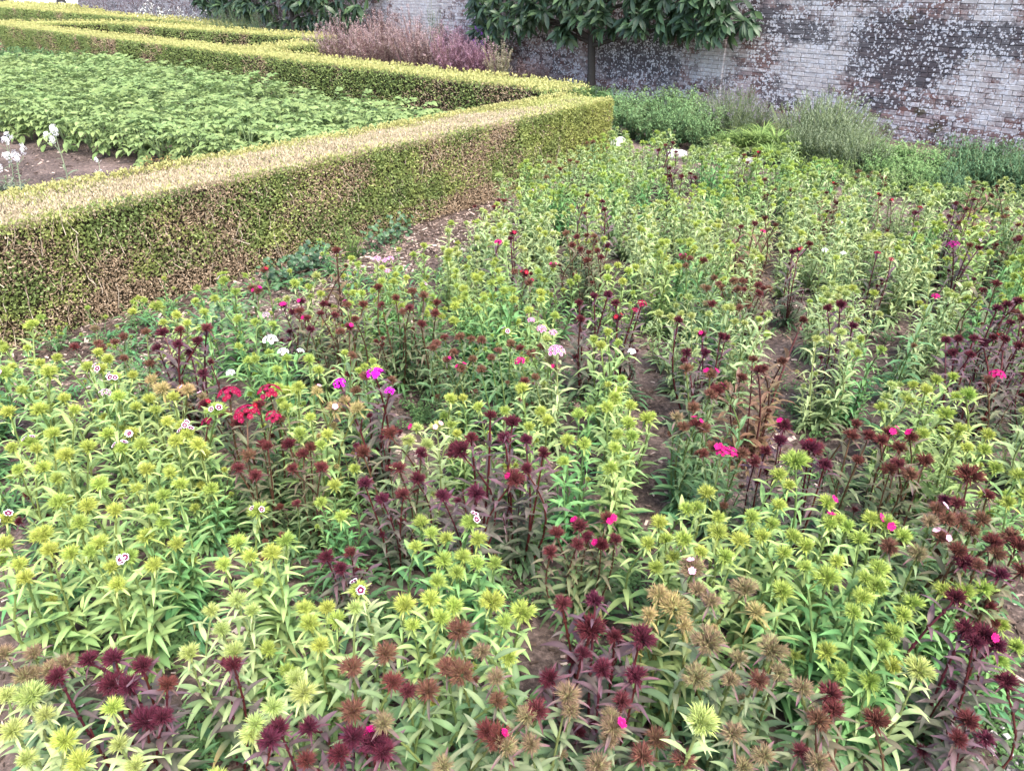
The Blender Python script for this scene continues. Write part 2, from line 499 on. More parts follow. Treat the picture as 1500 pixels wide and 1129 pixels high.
def brick_tpl(l, h=.05, d=.05, e=.004, seed=0):
    r = np.random.default_rng(seed)
    V = []
    for y, k in ((-d, 0), (-e, 0), (0, e)):
        for x, z in ((k, k), (l - k, k), (l - k, h - k), (k, h - k)):
            V.append((x, y, z))
    V = np.array(V) + np.array([0, 1, 0]) * r.normal(0, .001, (12, 1))
    V[4:] += r.normal(0, .0012, (8, 3)) * [1, .6, 1]
    T = [(8, 10, 9), (8, 11, 10)]
    for b in (0, 4):
        for k in range(4):
            p_, q_ = b + k, b + (k + 1) % 4
            T += [(p_, q_, q_ + 4), (p_, q_ + 4, p_ + 4)]
    return V, np.array(T)[:, ::-1], np.zeros(12)

def brick_col(r):
    k = r.random()
    base = np.array([(.15, .085, .078), (.14, .09, .088), (.18, .115, .108), (.11, .08, .082)][r.integers(4)])
    base = base * r.uniform(.75, 1.2)
    base = base + (np.array([.33, .29, .31]) - base) * max(0, k - .35) * 1.2      # some bricks keep more of their old limewash
    return base

wall = thing('brick_wall', 'old whitewashed red brick garden wall with black lichen and a shallow buttress', 'wall', tuple(WP), rz=math.atan2(WA[1], WA[0]))
lo_s = -2.6
V, T = box((lo_s, -.34, -.2), (S_END, -.011, WALL_H))
link('mortar', Buf().add(V, T, (.2, .18, .17)).mesh('mortar', M_MORTAR), wall)
V, T = box((lo_s - .03, -.38, WALL_H), (S_END + .03, .05, WALL_H + .07))
link('coping', Buf().add(V, T, (.3, .28, .27)).mesh('coping', M_STONE), wall)
V, T = box((S_BUT0 + .012, -.02, -.2), (S_BUT1 - .012, .022, WALL_H))
link('buttress_core', Buf().add(V, T, (.2, .18, .17)).mesh('buttress_core', M_MORTAR), wall)
STR = [brick_tpl(.163, seed=i) for i in range(5)]
HED = [brick_tpl(.0785, seed=10 + i) for i in range(4)]
bricks = []
course = 0
z = -.1
while z < WALL_H - .04:
    for (a, b, y0) in ((lo_s, S_BUT0 - .004, 0.), (S_BUT0, S_BUT1, .033), (S_BUT1 + .004, S_END, 0.)):
        s = a
        k = 0
        while s < b - .03:
            header = (course % 4 == 3) or (rng.random() < .12) or (k == 0 and course % 2)
            l = .0785 if header else .163
            l = min(l, b - s)
            if l > .03:
                bricks.append((s, y0 + rng.normal(0, .0018) - (.003 if rng.random() < .05 else 0), z, l, .0785 if l < .1 else .163))
            s += l + .0052
            k += 1
    z += .0545
    course += 1
vis = []
for i, (s, y0, z, l, L0) in enumerate(bricks):
    P = WP + WA * (s + l / 2) + np.array([0, 0, z])
    u, v, d = proj(P)
    if u > 1030 and u < 1500 and 0 < v < 185 - (1500 - u) * .09 and not (u < 1110 and v < 42):
        vis.append((d, i))
vis.sort()
single = set(i for _, i in vis[:300])
BM = {}
for kind, tpls, nm in (('s', STR, 'brick'), ('h', HED, 'brick')):
    for j, tp in enumerate(tpls):
        for c in range(4):
            BM[kind, j, c] = Buf().add(tp[0], tp[1], brick_col(rng)).mesh('brick', M_BRICK)
rest = Buf()
for i, (s, y0, z, l, L0) in enumerate(bricks):
    k = 's' if L0 > .1 else 'h'
    j = int(rng.integers(len(STR if k == 's' else HED)))
    if i in single:
        o = link('brick', BM[k, j, int(rng.integers(4))], wall, Matrix.Translation((s, y0, z)) @ Matrix.Rotation(rng.normal(0, .006), 4, 'Y') @ Matrix.Scale(l / L0, 4, (1, 0, 0)))
    else:
        tp = (STR if k == 's' else HED)[j]
        rest.add(tp[0] * [l / L0, 1, 1] + [s, y0, z], tp[1], brick_col(rng))
link('brickwork', rest.mesh('brickwork', M_BRICK), wall, kind='stuff')

# ------------------------------------------------------------------ clipped box hedges
def mixa(a, b, t):
    return np.asarray(a) * (1 - t[:, None]) + np.asarray(b) * t[:, None]

GRN_D, GRN, GRN_Y, YEL, TAN, BRN = (.06, .10, .03), (.15, .215, .075), (.30, .355, .115), (.44, .42, .165), (.53, .415, .29), (.30, .215, .14)

def box_hedge(label, p0, p1, W, H, dens, size, dry, name='box_hedge', group='clipped box hedges', fresh=None, top_tan=.5, shoots=220, twigs=0, side=1):
    """A straight clipped hedge; p0-p1 is the foot of its front face, the body lies W behind it."""
    p0, p1 = np.array([p0[0], p0[1], 0.]), np.array([p1[0], p1[1], 0.])
    L = np.linalg.norm(p1 - p0)
    u = (p1 - p0) / L
    back = np.array([-u[1], u[0], 0]) * side
    root = thing(name, label, 'hedge', tuple(p0), group)
    Lx, By = u, back
    def W3(x, y, z):
        return x[:, None] * Lx + y[:, None] * By + z[:, None] * np.array([0, 0, 1.])
    # woody core, its colour darkened to give shaded depth between the leaves
    nx, nz = max(6, int(L / .12)), 8
    core = Buf()
    e = .035 + size
    V, T = box((e, e, 0), (L - e, W - e, H - e))
    V = V[:, :1] * Lx + V[:, 1:2] * By + V[:, 2:] * np.array([0, 0, 1.])
    core.add(V, T if side > 0 else T[:, ::-1], (.03, .024, .015))
    link('branch_core', core.mesh('branch_core', M_WOOD), root, kind='stuff')
    fol = Buf()
    def face(nm, area, normal, gen, k=1.0, sz=1.0):
        n = int(area * dens * k)
        x, y, z = gen(n)
        P = W3(x, y, z)
        bump = (fbm(P + p0, 5.0, 21) - .5) * .05 + (fbm(P + p0, 1.3, 27) - .5) * .05
        depth = rng.random(n) ** 2 * .05
        P = P + normal * (bump - depth)[:, None]
        c0, c1, keep, thin = dry(nm, x / L, np.clip(z / H, 0, 1), np.clip(y / W, 0, 1), P + p0, x)
        d = normal * 1.0 + rng.normal(size=(n, 3)) * .75 + np.array([0, 0, .55])
        R = basis(d, norm(rng.normal(size=(n, 3)) + normal))
        s = size * sz * rng.uniform(.65, 1.3, n)
        S = np.stack([s * thin, s, s], 1)
        keep = keep > rng.random(n)
        fol.inst(TINY, P[keep], R[keep], S[keep], c0[keep], c1[keep])
    U = lambda n, a, b: rng.uniform(a, b, n)
    face('front', L * H, -back, lambda n: (U(n, 0, L), np.zeros(n), U(n, .0, H)))
    face('back', L * H, back, lambda n: (U(n, 0, L), np.full(n, W), U(n, .0, H)), .3, 1.5)
    face('top', L * W, np.array([0, 0, 1.]), lambda n: (U(n, 0, L), U(n, 0, W), np.full(n, H)))
    face('end', H * W, u, lambda n: (np.full(n, L), U(n, 0, W), U(n, 0, H)))
    face('end', H * W, -u, lambda n: (np.zeros(n), U(n, 0, W), U(n, 0, H)))
    link('foliage', fol.mesh('foliage', M_HEDGE), root, kind='stuff')
    # soft new shoots standing above the shears' line, thickest along the edges
    sh = Buf()
    n = int(L * shoots)
    x = U(n, 0, L)
    edge = rng.random(n)
    y = np.where(edge < .55, W - np.abs(rng.normal(0, .05, n)), np.where(edge < .7, np.abs(rng.normal(0, .03, n)), U(n, 0, W)))
    f = fresh(x / L, y / W) if fresh is not None else np.full(n, .8)
    k = f > rng.random(n)
    x, y = x[k], y[k]
    n = len(x)
    for j in range(6):
        hgt = U(n, 0, .035) * (size / .018)
        P = W3(x, y, H + hgt - .008) + rng.normal(0, .004, (n, 3))
        d = rng.normal(size=(n, 3)) * [.6, .6, .3] + [0, 0, .8]
        sh.inst(TINY, P, basis(d, norm(rng.normal(size=(n, 3)))), size * U(n, .7, 1.2), mixa(GRN_Y, YEL, U(n, .3, 1)), mixa(YEL, (.50, .46, .18), U(n, 0, 1)))
    link('new_shoots', sh.mesh('new_shoots', M_HEDGE), root, kind='stuff')
    if twigs:
        tw = Buf()
        for i in range(twigs):
            x0, z0 = rnd.uniform(0, L), rnd.uniform(0, H * .85)
            ln = rnd.uniform(.05, .16)
            a = rnd.gauss(0, .35)
            pts = []
            for q in range(4):
                pts.append((x0 + math.sin(a) * ln * q / 3 + rnd.gauss(0, .004), rnd.uniform(-.012, .018), z0 + math.cos(a) * ln * q / 3))
            P = np.array(pts)
            V, T, t = tube(P, np.linspace(.0022, .001, 4), 3)
            V = V[:, :1] * Lx + V[:, 1:2] * By + V[:, 2:] * np.array([0, 0, 1.])
            c = np.array([(.38, .30, .22), (.28, .2, .13), (.45, .38, .3)][rnd.randrange(3)])
            tw.add(V, T, c)
        link('twig', tw.mesh('twig', M_STEM), root, kind='stuff')
    return root

def near_dry(nm, x, z, y, P, xs):
    n = len(x)
    r = rng.random(n)
    Q = np.stack([P @ np.array([.634, .773, 0]), P[:, 2] * 1.6, P[:, 2] * 0], 1)
    f = fbm(Q, 2.6, 31)
    if nm == 'top':
        tanm = np.clip(1.25 - np.abs(y - .45) * 1.5 - np.clip((x - .80) * 6, 0, 1.2) + (f - .5) * 1.2, 0, 1)
        tanm = np.where(r < .05, 0, tanm)
        c0 = np.where((tanm > rng.random(n))[:, None], mixa((.38, .305, .20), (.54, .46, .32), r), mixa(GRN_Y, YEL, r))
        return c0, c0 * 1.12, np.ones(n), np.where(tanm > .5, .55, .9)
    b = .16 - z * .45 + (f - .5) * 2.3
    # bare, browned stretches of this hedge
    for c, w, k in ((.36, .09, .35), (.52, .07, .45), (.68, .08, .55), (.78, .05, .4), (.9, .05, -.5), (.97, .04, -.6), (.14, .1, -.25)):
        b = b + k * np.exp(-((x - c) / w) ** 2)
    b = np.where((z < .25) & (x < .9), b + .35, b)
    b = np.clip(b + (rng.random(n) - .5) * 1.0, 0, 1)
    lush = np.clip(fbm(Q + 40, 5.0, 55) * 2.2 - .6, 0, 1)
    green = mixa(GRN, GRN_Y, np.clip(lush * .8 + (rng.random(n) - .5) * .5, 0, 1))
    fade = np.clip((x - .80) * 5, 0, 1)
    green = mixa(green, (.27, .30, .08), fade * .7) if False else green * (1 - fade[:, None] * .6) + np.array([.29, .30, .085]) * fade[:, None] * .6
    dryc = mixa(BRN, TAN, rng.random(n) ** .8)
    isdry = b > .5
    c0 = np.where(isdry[:, None], dryc, green)
    return c0, np.where(isdry[:, None], c0 * 1.1, c0 * np.array([1.35, 1.25, 1.2])), np.where(isdry, .95, .97), np.where(isdry, .58, 1.05)

def mk_dry(brown, yellow, seed, toptan):
    def fn(nm, x, z, y, P, xs):
        n = len(x)
        r = rng.random(n)
        f = fbm(P, 1.7, seed)
        if nm == 'top':
            t = (f * .7 + r * .5 < toptan)
            c = np.where(t[:, None], mixa((.38, .28, .2), (.48, .37, .27), r), mixa(GRN_Y, YEL, np.clip(r + .2, 0, 1)))
            return c, c * 1.12, np.ones(n), np.full(n, .9)
        b = brown + (f - .5) * 2.4 - (z - .5) * .35 + (r - .5) * .7
        g = mixa(GRN, GRN_Y, np.clip(yellow + (rng.random(n) - .5) * .9, 0, 1))
        d = mixa(BRN, TAN, rng.random(n) ** 1.4)
        t = b > .5
        c = np.where(t[:, None], d, g)
        return c, c * 1.2, np.full(n, .95), np.where(t, .6, 1.)
    return fn

H0, H1 = at(0, 330, .64)[:2], at(898, 147, .64)[:2]
hu = (H1 - H0) / np.linalg.norm(H1 - H0)
hstart = H0 - hu * 2.2
near_fresh = lambda x, y: np.where(y > .8, .95, np.where(x > .84, .9, np.where(y < .12, .3, .03)))
box_hedge('long near box hedge with a browned flat top, edging the flower bed', hstart, H1, .62, .64, 21000, .019, near_dry, fresh=near_fresh, shoots=320, twigs=600)
F0 = at(818, 134, .64)[:2]
F1 = at(0, 37.5, .64)[:2]
fu = (F1 - F0) / np.linalg.norm(F1 - F0)
box_hedge('box hedge running along the far side of the potato rows', F0, F0 + fu * 24, .55, .64, 4200, .030, mk_dry(.36, .35, 5, .22), shoots=90, side=-1)
C0, C1 = at(463, 56, .64)[:2], at(158, 34.5, .64)[:2]
box_hedge('box hedge behind the potato-row hedge, ending beside the purple-leaved shrubs', C0, C1, .55, .64, 2600, .036, mk_dry(.2, .3, 9, .2), shoots=70, side=-1)
J0, J1 = at(372, 74, .64)[:2], at(468, 62, .64)[:2]
box_hedge('short box hedge stub leaving the potato-row hedge towards the purple-leaved shrubs', J0, J1, .5, .63, 3200, .032, mk_dry(.15, .55, 11, .1), shoots=90, side=1)
K0, K1 = at(-10, 34.5, .64)[:2], at(166, 34.0, .64)[:2]
box_hedge('box hedge crossing between the two parallel hedges, yellow-green sunlit face', K0, K1, .5, .645, 2200, .04, mk_dry(.1, .7, 13, .15), shoots=60, side=1)
D0, D1 = at(336, 38, .64)[:2], at(-30, 8.5, .64)[:2]
box_hedge('farther box hedge with a thin yellow top, ending before the grey-green feathery plant', D0, D1, .6, .64, 1500, .05, mk_dry(.12, .25, 17, .2), shoots=40, side=-1)
E0, E1 = at(151, 16, .64)[:2], at(-20, 5.0, .64)[:2]
box_hedge('farthest box hedge, a thin yellow band in front of the white van', E0, E1, 1.0, .64, 700, .07, mk_dry(.05, .9, 19, .05), shoots=30, side=-1)

# ------------------------------------------------------------------ evergreen wall trees (large leathery leaves)
def wall_pt(s, z, off):
    return WP + WA * s + WN * off + np.array([0, 0, z])

def leathery_tree(label, s0, s1, zlow, ztop, trunk_px, n_ros, n_obj, leaf_len, seed, foot_off=.22):
    r = np.random.default_rng(seed)
    st, zt = on_wall(trunk_px[0], trunk_px[1], foot_off)
    foot = wall_pt(st, 0, foot_off)
    root = thing('evergreen_tree', label, 'tree', tuple(foot), 'evergreens trained against the wall')
    pts = [np.array([0, 0, -.05]), np.array([.01, .0, .4]), WA * .02 + [0, 0, .85], WA * .0 + WN * .03 + [0, 0, 1.4], WA * .05 + WN * .05 + [0, 0, 2.4]]
    V, T, t = tube(pts, [.075, .066, .06, .05, .03], 10)
    V += r.normal(0, .004, V.shape)
    link('trunk', Buf().add(V, T, (.055, .05, .045)).mesh('trunk', M_WOOD, True), root)  # bark colour darkened to stand in for shadow on the trunk
    # limbs
    for k in range(9):
        z0 = r.uniform(.75, 1.9)
        sgn = 1 if k % 2 else -1
        far = (s1 - st if sgn > 0 else st - s0) * r.uniform(.4, .9)
        P = np.array([WN * .03 * q + WA * sgn * far * (q / 4) + WN * r.uniform(0, .12) * q / 4 + np.array([0, 0, z0 + .35 * (q / 4) ** .7 + r.normal(0, .03)]) for q in range(5)])
        V, T, t = tube(P, np.linspace(.035, .012, 5), 6)
        link('branch', Buf().add(V, T, (.06, .052, .045)).mesh('branch', M_WOOD, True), root)
    # rosettes of leaves on the crown's outer surface and a thinner inner layer
    lv = []
    def low(s):                                   # ragged lower edge of the crown
        q = np.array([[s * 1.6, seed, 0.]])
        return zlow(s) + (vnoise(q * 1.0, 1.6, 5)[0] - .5) * .36
    for i in range(n_ros):
        s = r.uniform(s0, s1)
        zz = low(s) + r.random() ** 1.4 * (ztop - low(s))
        edge = min(s - s0, s1 - s, .6) / .6
        off = (.18 + .42 * edge * math.sqrt(max(0.05, 1 - ((zz - 1.7) / 1.3) ** 2))) * r.uniform(.75, 1.1)
        if i % 4 == 0:
            off *= r.uniform(.3, .7)
        c = wall_pt(s, zz, off)
        ax = norm(WN * .7 + WA * r.normal(0, .5) + np.array([0, 0, r.normal(.1, .4)]))
        for k in range(r.integers(7, 12)):
            a = k * 2.4 + r.normal(0, .3)
            e1 = norm(np.cross(ax, [.2, .1, 1.])); e2 = np.cross(ax, e1)
            d = norm((e1 * math.cos(a) + e2 * math.sin(a)) * 1.0 + ax * r.uniform(.1, .8) + np.array([0, 0, -.75]))
            g = r.random()
            lv.append((c + ax * r.normal(0, .01), d, norm(ax + np.array([0, 0, .9])), leaf_len * r.uniform(.6, 1.25), g, off, s, zz))
    lv_scr = []
    for i, q in enumerate(lv):
        u, v, d = proj(q[0])
        ok = -5 < u < 1505 and v > -12 and v < 130
        lv_scr.append((0 if ok else 1, -q[5] - r.random() * .15, i))
    lv_scr.sort()
    singles = [i for f, _, i in lv_scr[:n_obj] if f == 0]
    sset = set(singles)
    tp = [leaf_tpl(4, .135, .1, .3, .22, .55), leaf_tpl(4, .12, .2, .45, .25, .58, .3), leaf_tpl(4, .14, .05, .1, .2, .52, -.3)]
    cols = [((.042, .078, .034), (.055, .10, .045)), ((.03, .06, .03), (.04, .075, .036)), ((.075, .125, .05), (.10, .16, .065))]
    meshes = {(a, b): Buf().add(tp[a][0], tp[a][1], mixa(cols[b][0], cols[b][1], tp[a][2])).mesh('leaf', M_GLOSS, True) for a in range(3) for b in range(3)}
    bulk = Buf()
    for i, (c, d, up, ln, g, off, s, zz) in enumerate(lv):
        R = basis(d[None], up)
        b = 2 if g > .86 else (1 if g < .4 else 0)
        if i in sset:
            M = Matrix(np.block([[R[0] * ln, (c - foot)[:, None]], [np.zeros((1, 3)), np.ones((1, 1))]]).tolist())
            link('leaf', meshes[i % 3, b], root, M)
        else:
            bulk.inst(tp[i % 3], c[None] - foot, R, ln, cols[b][0], cols[b][1])
    link('foliage', bulk.mesh('foliage', M_GLOSS, True), root, kind='stuff')
    return root

sB0, sB1 = on_wall(1098, 40, .3)[0], on_wall(688, 40, .3)[0]
sMid = on_wall(866, 60, .3)[0]
zB = lambda px, py: on_wall(px, py, .4)[1]
lowpts = [(on_wall(x, 40, .4)[0], zB(x, y)) for x, y in ((1098, 22), (1060, 40), (1010, 46), (950, 58), (900, 45), (866, 30), (845, 48), (800, 25), (770, 38), (735, 92), (700, 62), (688, 30))]
lowpts.sort()
leathery_tree('glossy evergreen tree with one bare trunk, its crown spreading both ways against the brick wall', sB0, sB1,
              lambda s: float(np.interp(s, [p[0] for p in lowpts], [p[1] for p in lowpts])), 2.5, (866, 100), 430, 300, .235, 3)
sA0, sA1 = on_wall(548, 20, .3)[0], on_wall(292, 20, .3)[0]
lowA = sorted([(on_wall(x, 20, .4)[0], on_wall(x, y, .4)[1]) for x, y in ((548, 18), (520, 50), (490, 44), (450, 52), (420, 56), (395, 34), (350, 16), (292, 4))])
leathery_tree('dark evergreen tree against the distant part of the brick wall beyond the clipped hedges', sA0, sA1,
              lambda s: float(np.interp(s, [p[0] for p in lowA], [p[1] for p in lowA])), 2.3, (432, 52), 300, 200, .30, 8, .5)

# ------------------------------------------------------------------ border plants at the foot of the wall
def leafy_plant(n_st, h, spread, ln, tpl, c_low, c_top, per=16, droop=.3, stemc=(.12, .16, .07), tip=None, seed=0, tipn=14, tips=.012, wide=1.0, leafless=.0):
    """Upright leafy stems from one crown; returns meshes (stems, foliage, flowers or None)."""
    r = np.random.default_rng(seed)
    S, F, B = Buf(), Buf(), Buf()
    for i in range(n_st):
        a, rr = r.uniform(0, 6.28), spread * math.sqrt(r.random())
        p0 = np.array([math.cos(a), math.sin(a), 0]) * rr * .4
        hh = h * r.uniform(.6, 1.08) * (1 - .25 * (rr / max(spread, .01)) ** 2)
        top = np.array([math.cos(a), math.sin(a), 0]) * rr * 1.1 + np.array([r.normal(0, .02), r.normal(0, .02), hh])
        mid = (p0 + top) / 2 + np.array([math.cos(a), math.sin(a), 0]) * -.1 * rr
        P = np.array([p0, (p0 + mid) / 2, mid, (mid + top) / 2 + [0, 0, .01], top])
        V, T, t = tube(P, np.linspace(.004, .0018, 5), 3)
        S.add(V, T, stemc)
        tt = leafless + (1 - leafless) * r.random(per) ** .8
        C = np.array([np.interp(tt, np.linspace(0, 1, 5), P[:, k]) for k in range(3)]).T
        az = r.uniform(0, 6.28, per)
        d = np.stack([np.cos(az), np.sin(az), r.uniform(-.1, .9, per) - droop * .3], 1)
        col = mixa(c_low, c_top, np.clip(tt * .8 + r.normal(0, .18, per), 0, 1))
        s = ln * r.uniform(.6, 1.15, per) * (1.1 - .45 * tt)
        F.inst(tpl, C, basis(d, (0, 0, 1)), np.stack([s * wide, s, s], 1), col, col * 1.15)
        if tip is not None:
            q = top + np.stack([r.normal(0, tips * .7, tipn), r.normal(0, tips * .7, tipn), -r.random(tipn) * tips * 5 + tips], 1)
            B.inst(TINY, q, basis(r.normal(size=(tipn, 3)) + [0, 0, .6], norm(r.normal(size=(tipn, 3)))), tips * r.uniform(.6, 1.4, tipn), np.array(tip) * r.uniform(.7, 1.2, (tipn, 1)))
    return S.mesh('stem', M_STEM), F.mesh('foliage', M_SOFT), (B.mesh('blossom', M_PETAL) if tip is not None else None)

def strap_plant(n, h, c0, c1, seed):
    r = np.random.default_rng(seed)
    F = Buf()
    a = r.uniform(0, 6.28, n)
    d = np.stack([np.cos(a) * .5, np.sin(a) * .5, r.uniform(.6, 1.6, n)], 1)
    p = np.stack([np.cos(a) * .04, np.sin(a) * .04, np.zeros(n)], 1) * r.random((n, 1))
    s = h * r.uniform(.55, 1.25, n)
    col = mixa(c0, c1, r.random(n))
    F.inst(BLADE, p, basis(d, (0, 0, 1)), np.stack([s * 1.0, s, s], 1), col * .8, col * 1.2)
    return None, F.mesh('foliage', M_SOFT), None

ORDS = 'first second third fourth fifth sixth seventh eighth ninth tenth eleventh twelfth thirteenth'.split()
def place_kind(name, label, cat, spots, variants, group, rot=True):
    """spots: (px, py of the plant's foot, scale[, own label])."""
    order = sorted(range(len(spots)), key=lambda i: spots[i][0])
    for k, sp in enumerate(spots):
        P = at(sp[0], sp[1])
        lb = label if len(spots) == 1 else ORDS[order.index(k)] + ' along, ' + label
        root = thing(name, lb, cat, tuple(P), group, rnd.uniform(0, 6.28))
        sp = (sp[0], sp[1], sp[2] * (.88 if 'below the brick wall' in label or 'hard against' in label else 1.0)) + tuple(sp[3:])
        tall = .98 if name in ('border_plant', 'lavender', 'grey_leaved_bush', 'strap_leaved_plant') else 1.0
        root.scale = (sp[2], sp[2], sp[2] * tall * rnd.uniform(.92, 1.08))
        for me, nm in zip(variants[k % len(variants)], ('stem', 'foliage', 'blossom')):
            if me is not None:
                link(nm, me, root, kind='stuff')

V3 = lambda fn: [fn(s) for s in (1, 2, 3)]
# lush mid-green leafy clumps
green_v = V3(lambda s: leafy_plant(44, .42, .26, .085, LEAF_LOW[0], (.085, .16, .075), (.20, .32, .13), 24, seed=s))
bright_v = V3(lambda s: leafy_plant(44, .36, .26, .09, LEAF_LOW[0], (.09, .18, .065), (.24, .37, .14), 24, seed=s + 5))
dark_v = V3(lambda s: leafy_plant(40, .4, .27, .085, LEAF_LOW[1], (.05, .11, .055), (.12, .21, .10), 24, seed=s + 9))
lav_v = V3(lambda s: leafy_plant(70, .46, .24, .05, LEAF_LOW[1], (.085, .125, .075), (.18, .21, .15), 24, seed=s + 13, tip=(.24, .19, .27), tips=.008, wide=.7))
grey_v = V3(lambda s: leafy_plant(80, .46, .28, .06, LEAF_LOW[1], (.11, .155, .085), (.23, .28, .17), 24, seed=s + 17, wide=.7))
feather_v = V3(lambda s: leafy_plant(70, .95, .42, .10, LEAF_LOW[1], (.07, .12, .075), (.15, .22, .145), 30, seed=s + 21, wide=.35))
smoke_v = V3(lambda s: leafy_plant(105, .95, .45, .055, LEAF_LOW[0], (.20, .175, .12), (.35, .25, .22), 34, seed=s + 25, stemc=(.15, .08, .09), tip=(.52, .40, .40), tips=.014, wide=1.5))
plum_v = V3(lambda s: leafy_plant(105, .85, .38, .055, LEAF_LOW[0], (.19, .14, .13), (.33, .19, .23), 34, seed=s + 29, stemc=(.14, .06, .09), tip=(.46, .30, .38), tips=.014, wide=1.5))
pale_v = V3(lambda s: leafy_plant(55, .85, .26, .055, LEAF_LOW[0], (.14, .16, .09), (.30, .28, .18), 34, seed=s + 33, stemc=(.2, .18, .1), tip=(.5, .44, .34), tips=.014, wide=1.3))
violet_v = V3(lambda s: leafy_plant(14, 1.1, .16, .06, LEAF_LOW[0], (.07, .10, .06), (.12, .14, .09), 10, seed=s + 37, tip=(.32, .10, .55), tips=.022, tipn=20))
strap_v = V3(lambda s: strap_plant(190, .40, (.12, .21, .06), (.24, .33, .10), s))
strapd_v = V3(lambda s: strap_plant(190, .34, (.08, .17, .07), (.18, .30, .11), s + 5))

place_kind('border_plant', 'mid-green leafy plant below the wall beyond the near hedge end', 'plant',
           [(918, 203, 1.1), (950, 209, 1.05), (985, 213, 1.05), (935, 185, 1.15), (1010, 207, 1.1), (975, 189, 1.15), (910, 179, 1.1), (1035, 207, 1.05), (1010, 185, 1.1), (1025, 219, .9), (960, 172, 1.1), (995, 172, 1.1)], green_v, 'leafy green clumps beyond the near hedge end')
place_kind('strap_leaved_plant', 'dark strap-leaved clump between the far hedge and the tree trunk', 'plant',
           [(832, 149, 1.2), (858, 155, 1.2), (882, 157, 1.2), (846, 167, 1.1), (872, 172, 1.2), (815, 141, 1.1), (897, 165, 1.2), (790, 138, 1.1), (900, 187, 1.1)], strapd_v, 'strap-leaved clumps under the evergreen tree')
place_kind('lavender', 'grey-green lavender bush with faded mauve spikes against the whitewashed wall', 'lavender',
           [(1048, 201, 1.2), (1072, 207, 1.25), (1092, 199, 1.15), (1055, 185, 1.2), (1085, 185, 1.2), (1110, 202, 1.0)], lav_v, 'lavender bushes at the foot of the wall')
place_kind('strap_leaved_plant', 'yellow-green strap-leaved clump between the lavender and the grey-leaved bushes', 'plant',
           [(1085, 229, 1.0), (1108, 229, 1.1), (1132, 233, 1.1), (1115, 215, 1.), (1150, 229, 1.0), (1062, 225, .9), (1160, 243, .9), (1125, 245, .8)], strap_v, 'yellow-green strap-leaved clumps by the wall')
place_kind('grey_leaved_bush', 'grey-green small-leaved bush with purplish stems below the mossy bricks', 'bush',
           [(1165, 222, 1.25), (1192, 229, 1.35), (1220, 233, 1.45), (1205, 247, 1.1), (1248, 239, 1.25), (1178, 243, 1.1), (1235, 253, 1.), (1205, 215, 1.4), (1262, 257, 1.)], grey_v, 'grey-green bushes along the wall')
place_kind('border_plant', 'bright green leafy plant below the brick wall, beyond the bed', 'plant',
           [(1262, 244, 1.05), (1290, 250, 1.15), (1318, 256, 1.05), (1345, 262, 1.05), (1282, 266, .9), (1320, 274, .9), (1370, 270, .9), (1350, 284, .8), (1300, 260, 1.)], bright_v, 'bright green leafy clumps below the wall')
place_kind('border_plant', 'dark green broad-leaved plant hard against the base of the brick wall', 'plant',
           [(1392, 256, 1.1), (1422, 260, 1.1), (1452, 264, 1.2), (1482, 268, 1.2), (1512, 270, 1.2), (1435, 282, 1.05), (1468, 286, 1.05), (1405, 276, .95), (1500, 294, 1.1), (1385, 290, .8)], dark_v, 'dark green clumps below the wall')
low_v = V3(lambda s: leafy_plant(26, .17, .2, .06, LEAF_LOW[0], (.10, .17, .06), (.22, .31, .10), 14, seed=s + 71, wide=.8))
place_kind('low_green_plant', 'low yellow-green edging plant between the bed and the wall border', 'plant',
           [(1020, 236, 1.1), (1060, 240, 1.2), (1170, 250, 1.2), (1200, 258, 1.2), (1228, 262, 1.2), (1255, 270, 1.2), (1290, 282, 1.2), (1325, 290, 1.2), (1362, 298, 1.2), (1395, 304, 1.2), (1430, 308, 1.2), (1465, 312, 1.2)], low_v, 'low edging plants along the bed')
place_kind('feathery_plant', 'tall grey-green feathery plant beside the dark evergreen, beyond the hedges', 'plant',
           [(330, 76, 1.15), (358, 79, 1.15), (386, 82, 1.1), (344, 73, 1.2), (412, 86, .85)], feather_v, 'feathery grey-green plants beyond the hedges')
place_kind('purple_leaved_shrub', 'wispy dusky-pink leaved shrub behind the far hedge', 'shrub',
           [(478, 112, 1.0), (512, 112, 1.05), (548, 116, 1.1), (580, 118, 1.1), (612, 122, 1.1), (640, 124, 1.1), (500, 100, 1.1), (560, 102, 1.2), (610, 106, 1.2)], smoke_v, 'wispy pink-brown shrubs behind the far hedge')
place_kind('plum_leaved_shrub', 'plum-purple leaved shrub behind the far hedge next to the violet flowers', 'shrub',
           [(668, 130, 1.1), (692, 132, 1.05), (712, 134, .95), (655, 118, 1.2), (684, 120, 1.2)], plum_v, 'plum-purple shrubs behind the far hedge')
place_kind('pale_leaved_shrub', 'cream-green bushy shrub standing between the plum shrubs and the bare tree trunk', 'shrub',
           [(732, 138, 1.05)], pale_v, None)
place_kind('violet_flower_plant', 'slender plant topped with violet flowers above the plum-purple shrubs', 'flower',
           [(708, 128, 1.0)], violet_v, None)
place_kind('brown_stemmed_plant', 'brownish twiggy low plant under the evergreen tree crown', 'plant',
           [(765, 136, .55), (785, 134, .5), (810, 130, .5), (1010, 150, .4), (975, 140, .45)], smoke_v, 'brownish low plants under the tree')
# thin green climber on the wall between the two evergreens
c1 = leafy_plant(22, 1.5, .16, .10, LEAF_LOW[0], (.06, .10, .06), (.10, .15, .09), 16, seed=77, leafless=.2)
s_, z_ = on_wall(640, 90, .12)
cr = thing('wall_climber', 'thin green climbing shrub on the bare brick between the two evergreens', 'climber', tuple(wall_pt(s_, 0, .14)))
link('stem', c1[0], cr, kind='stuff'); link('foliage', c1[1], cr, kind='stuff')
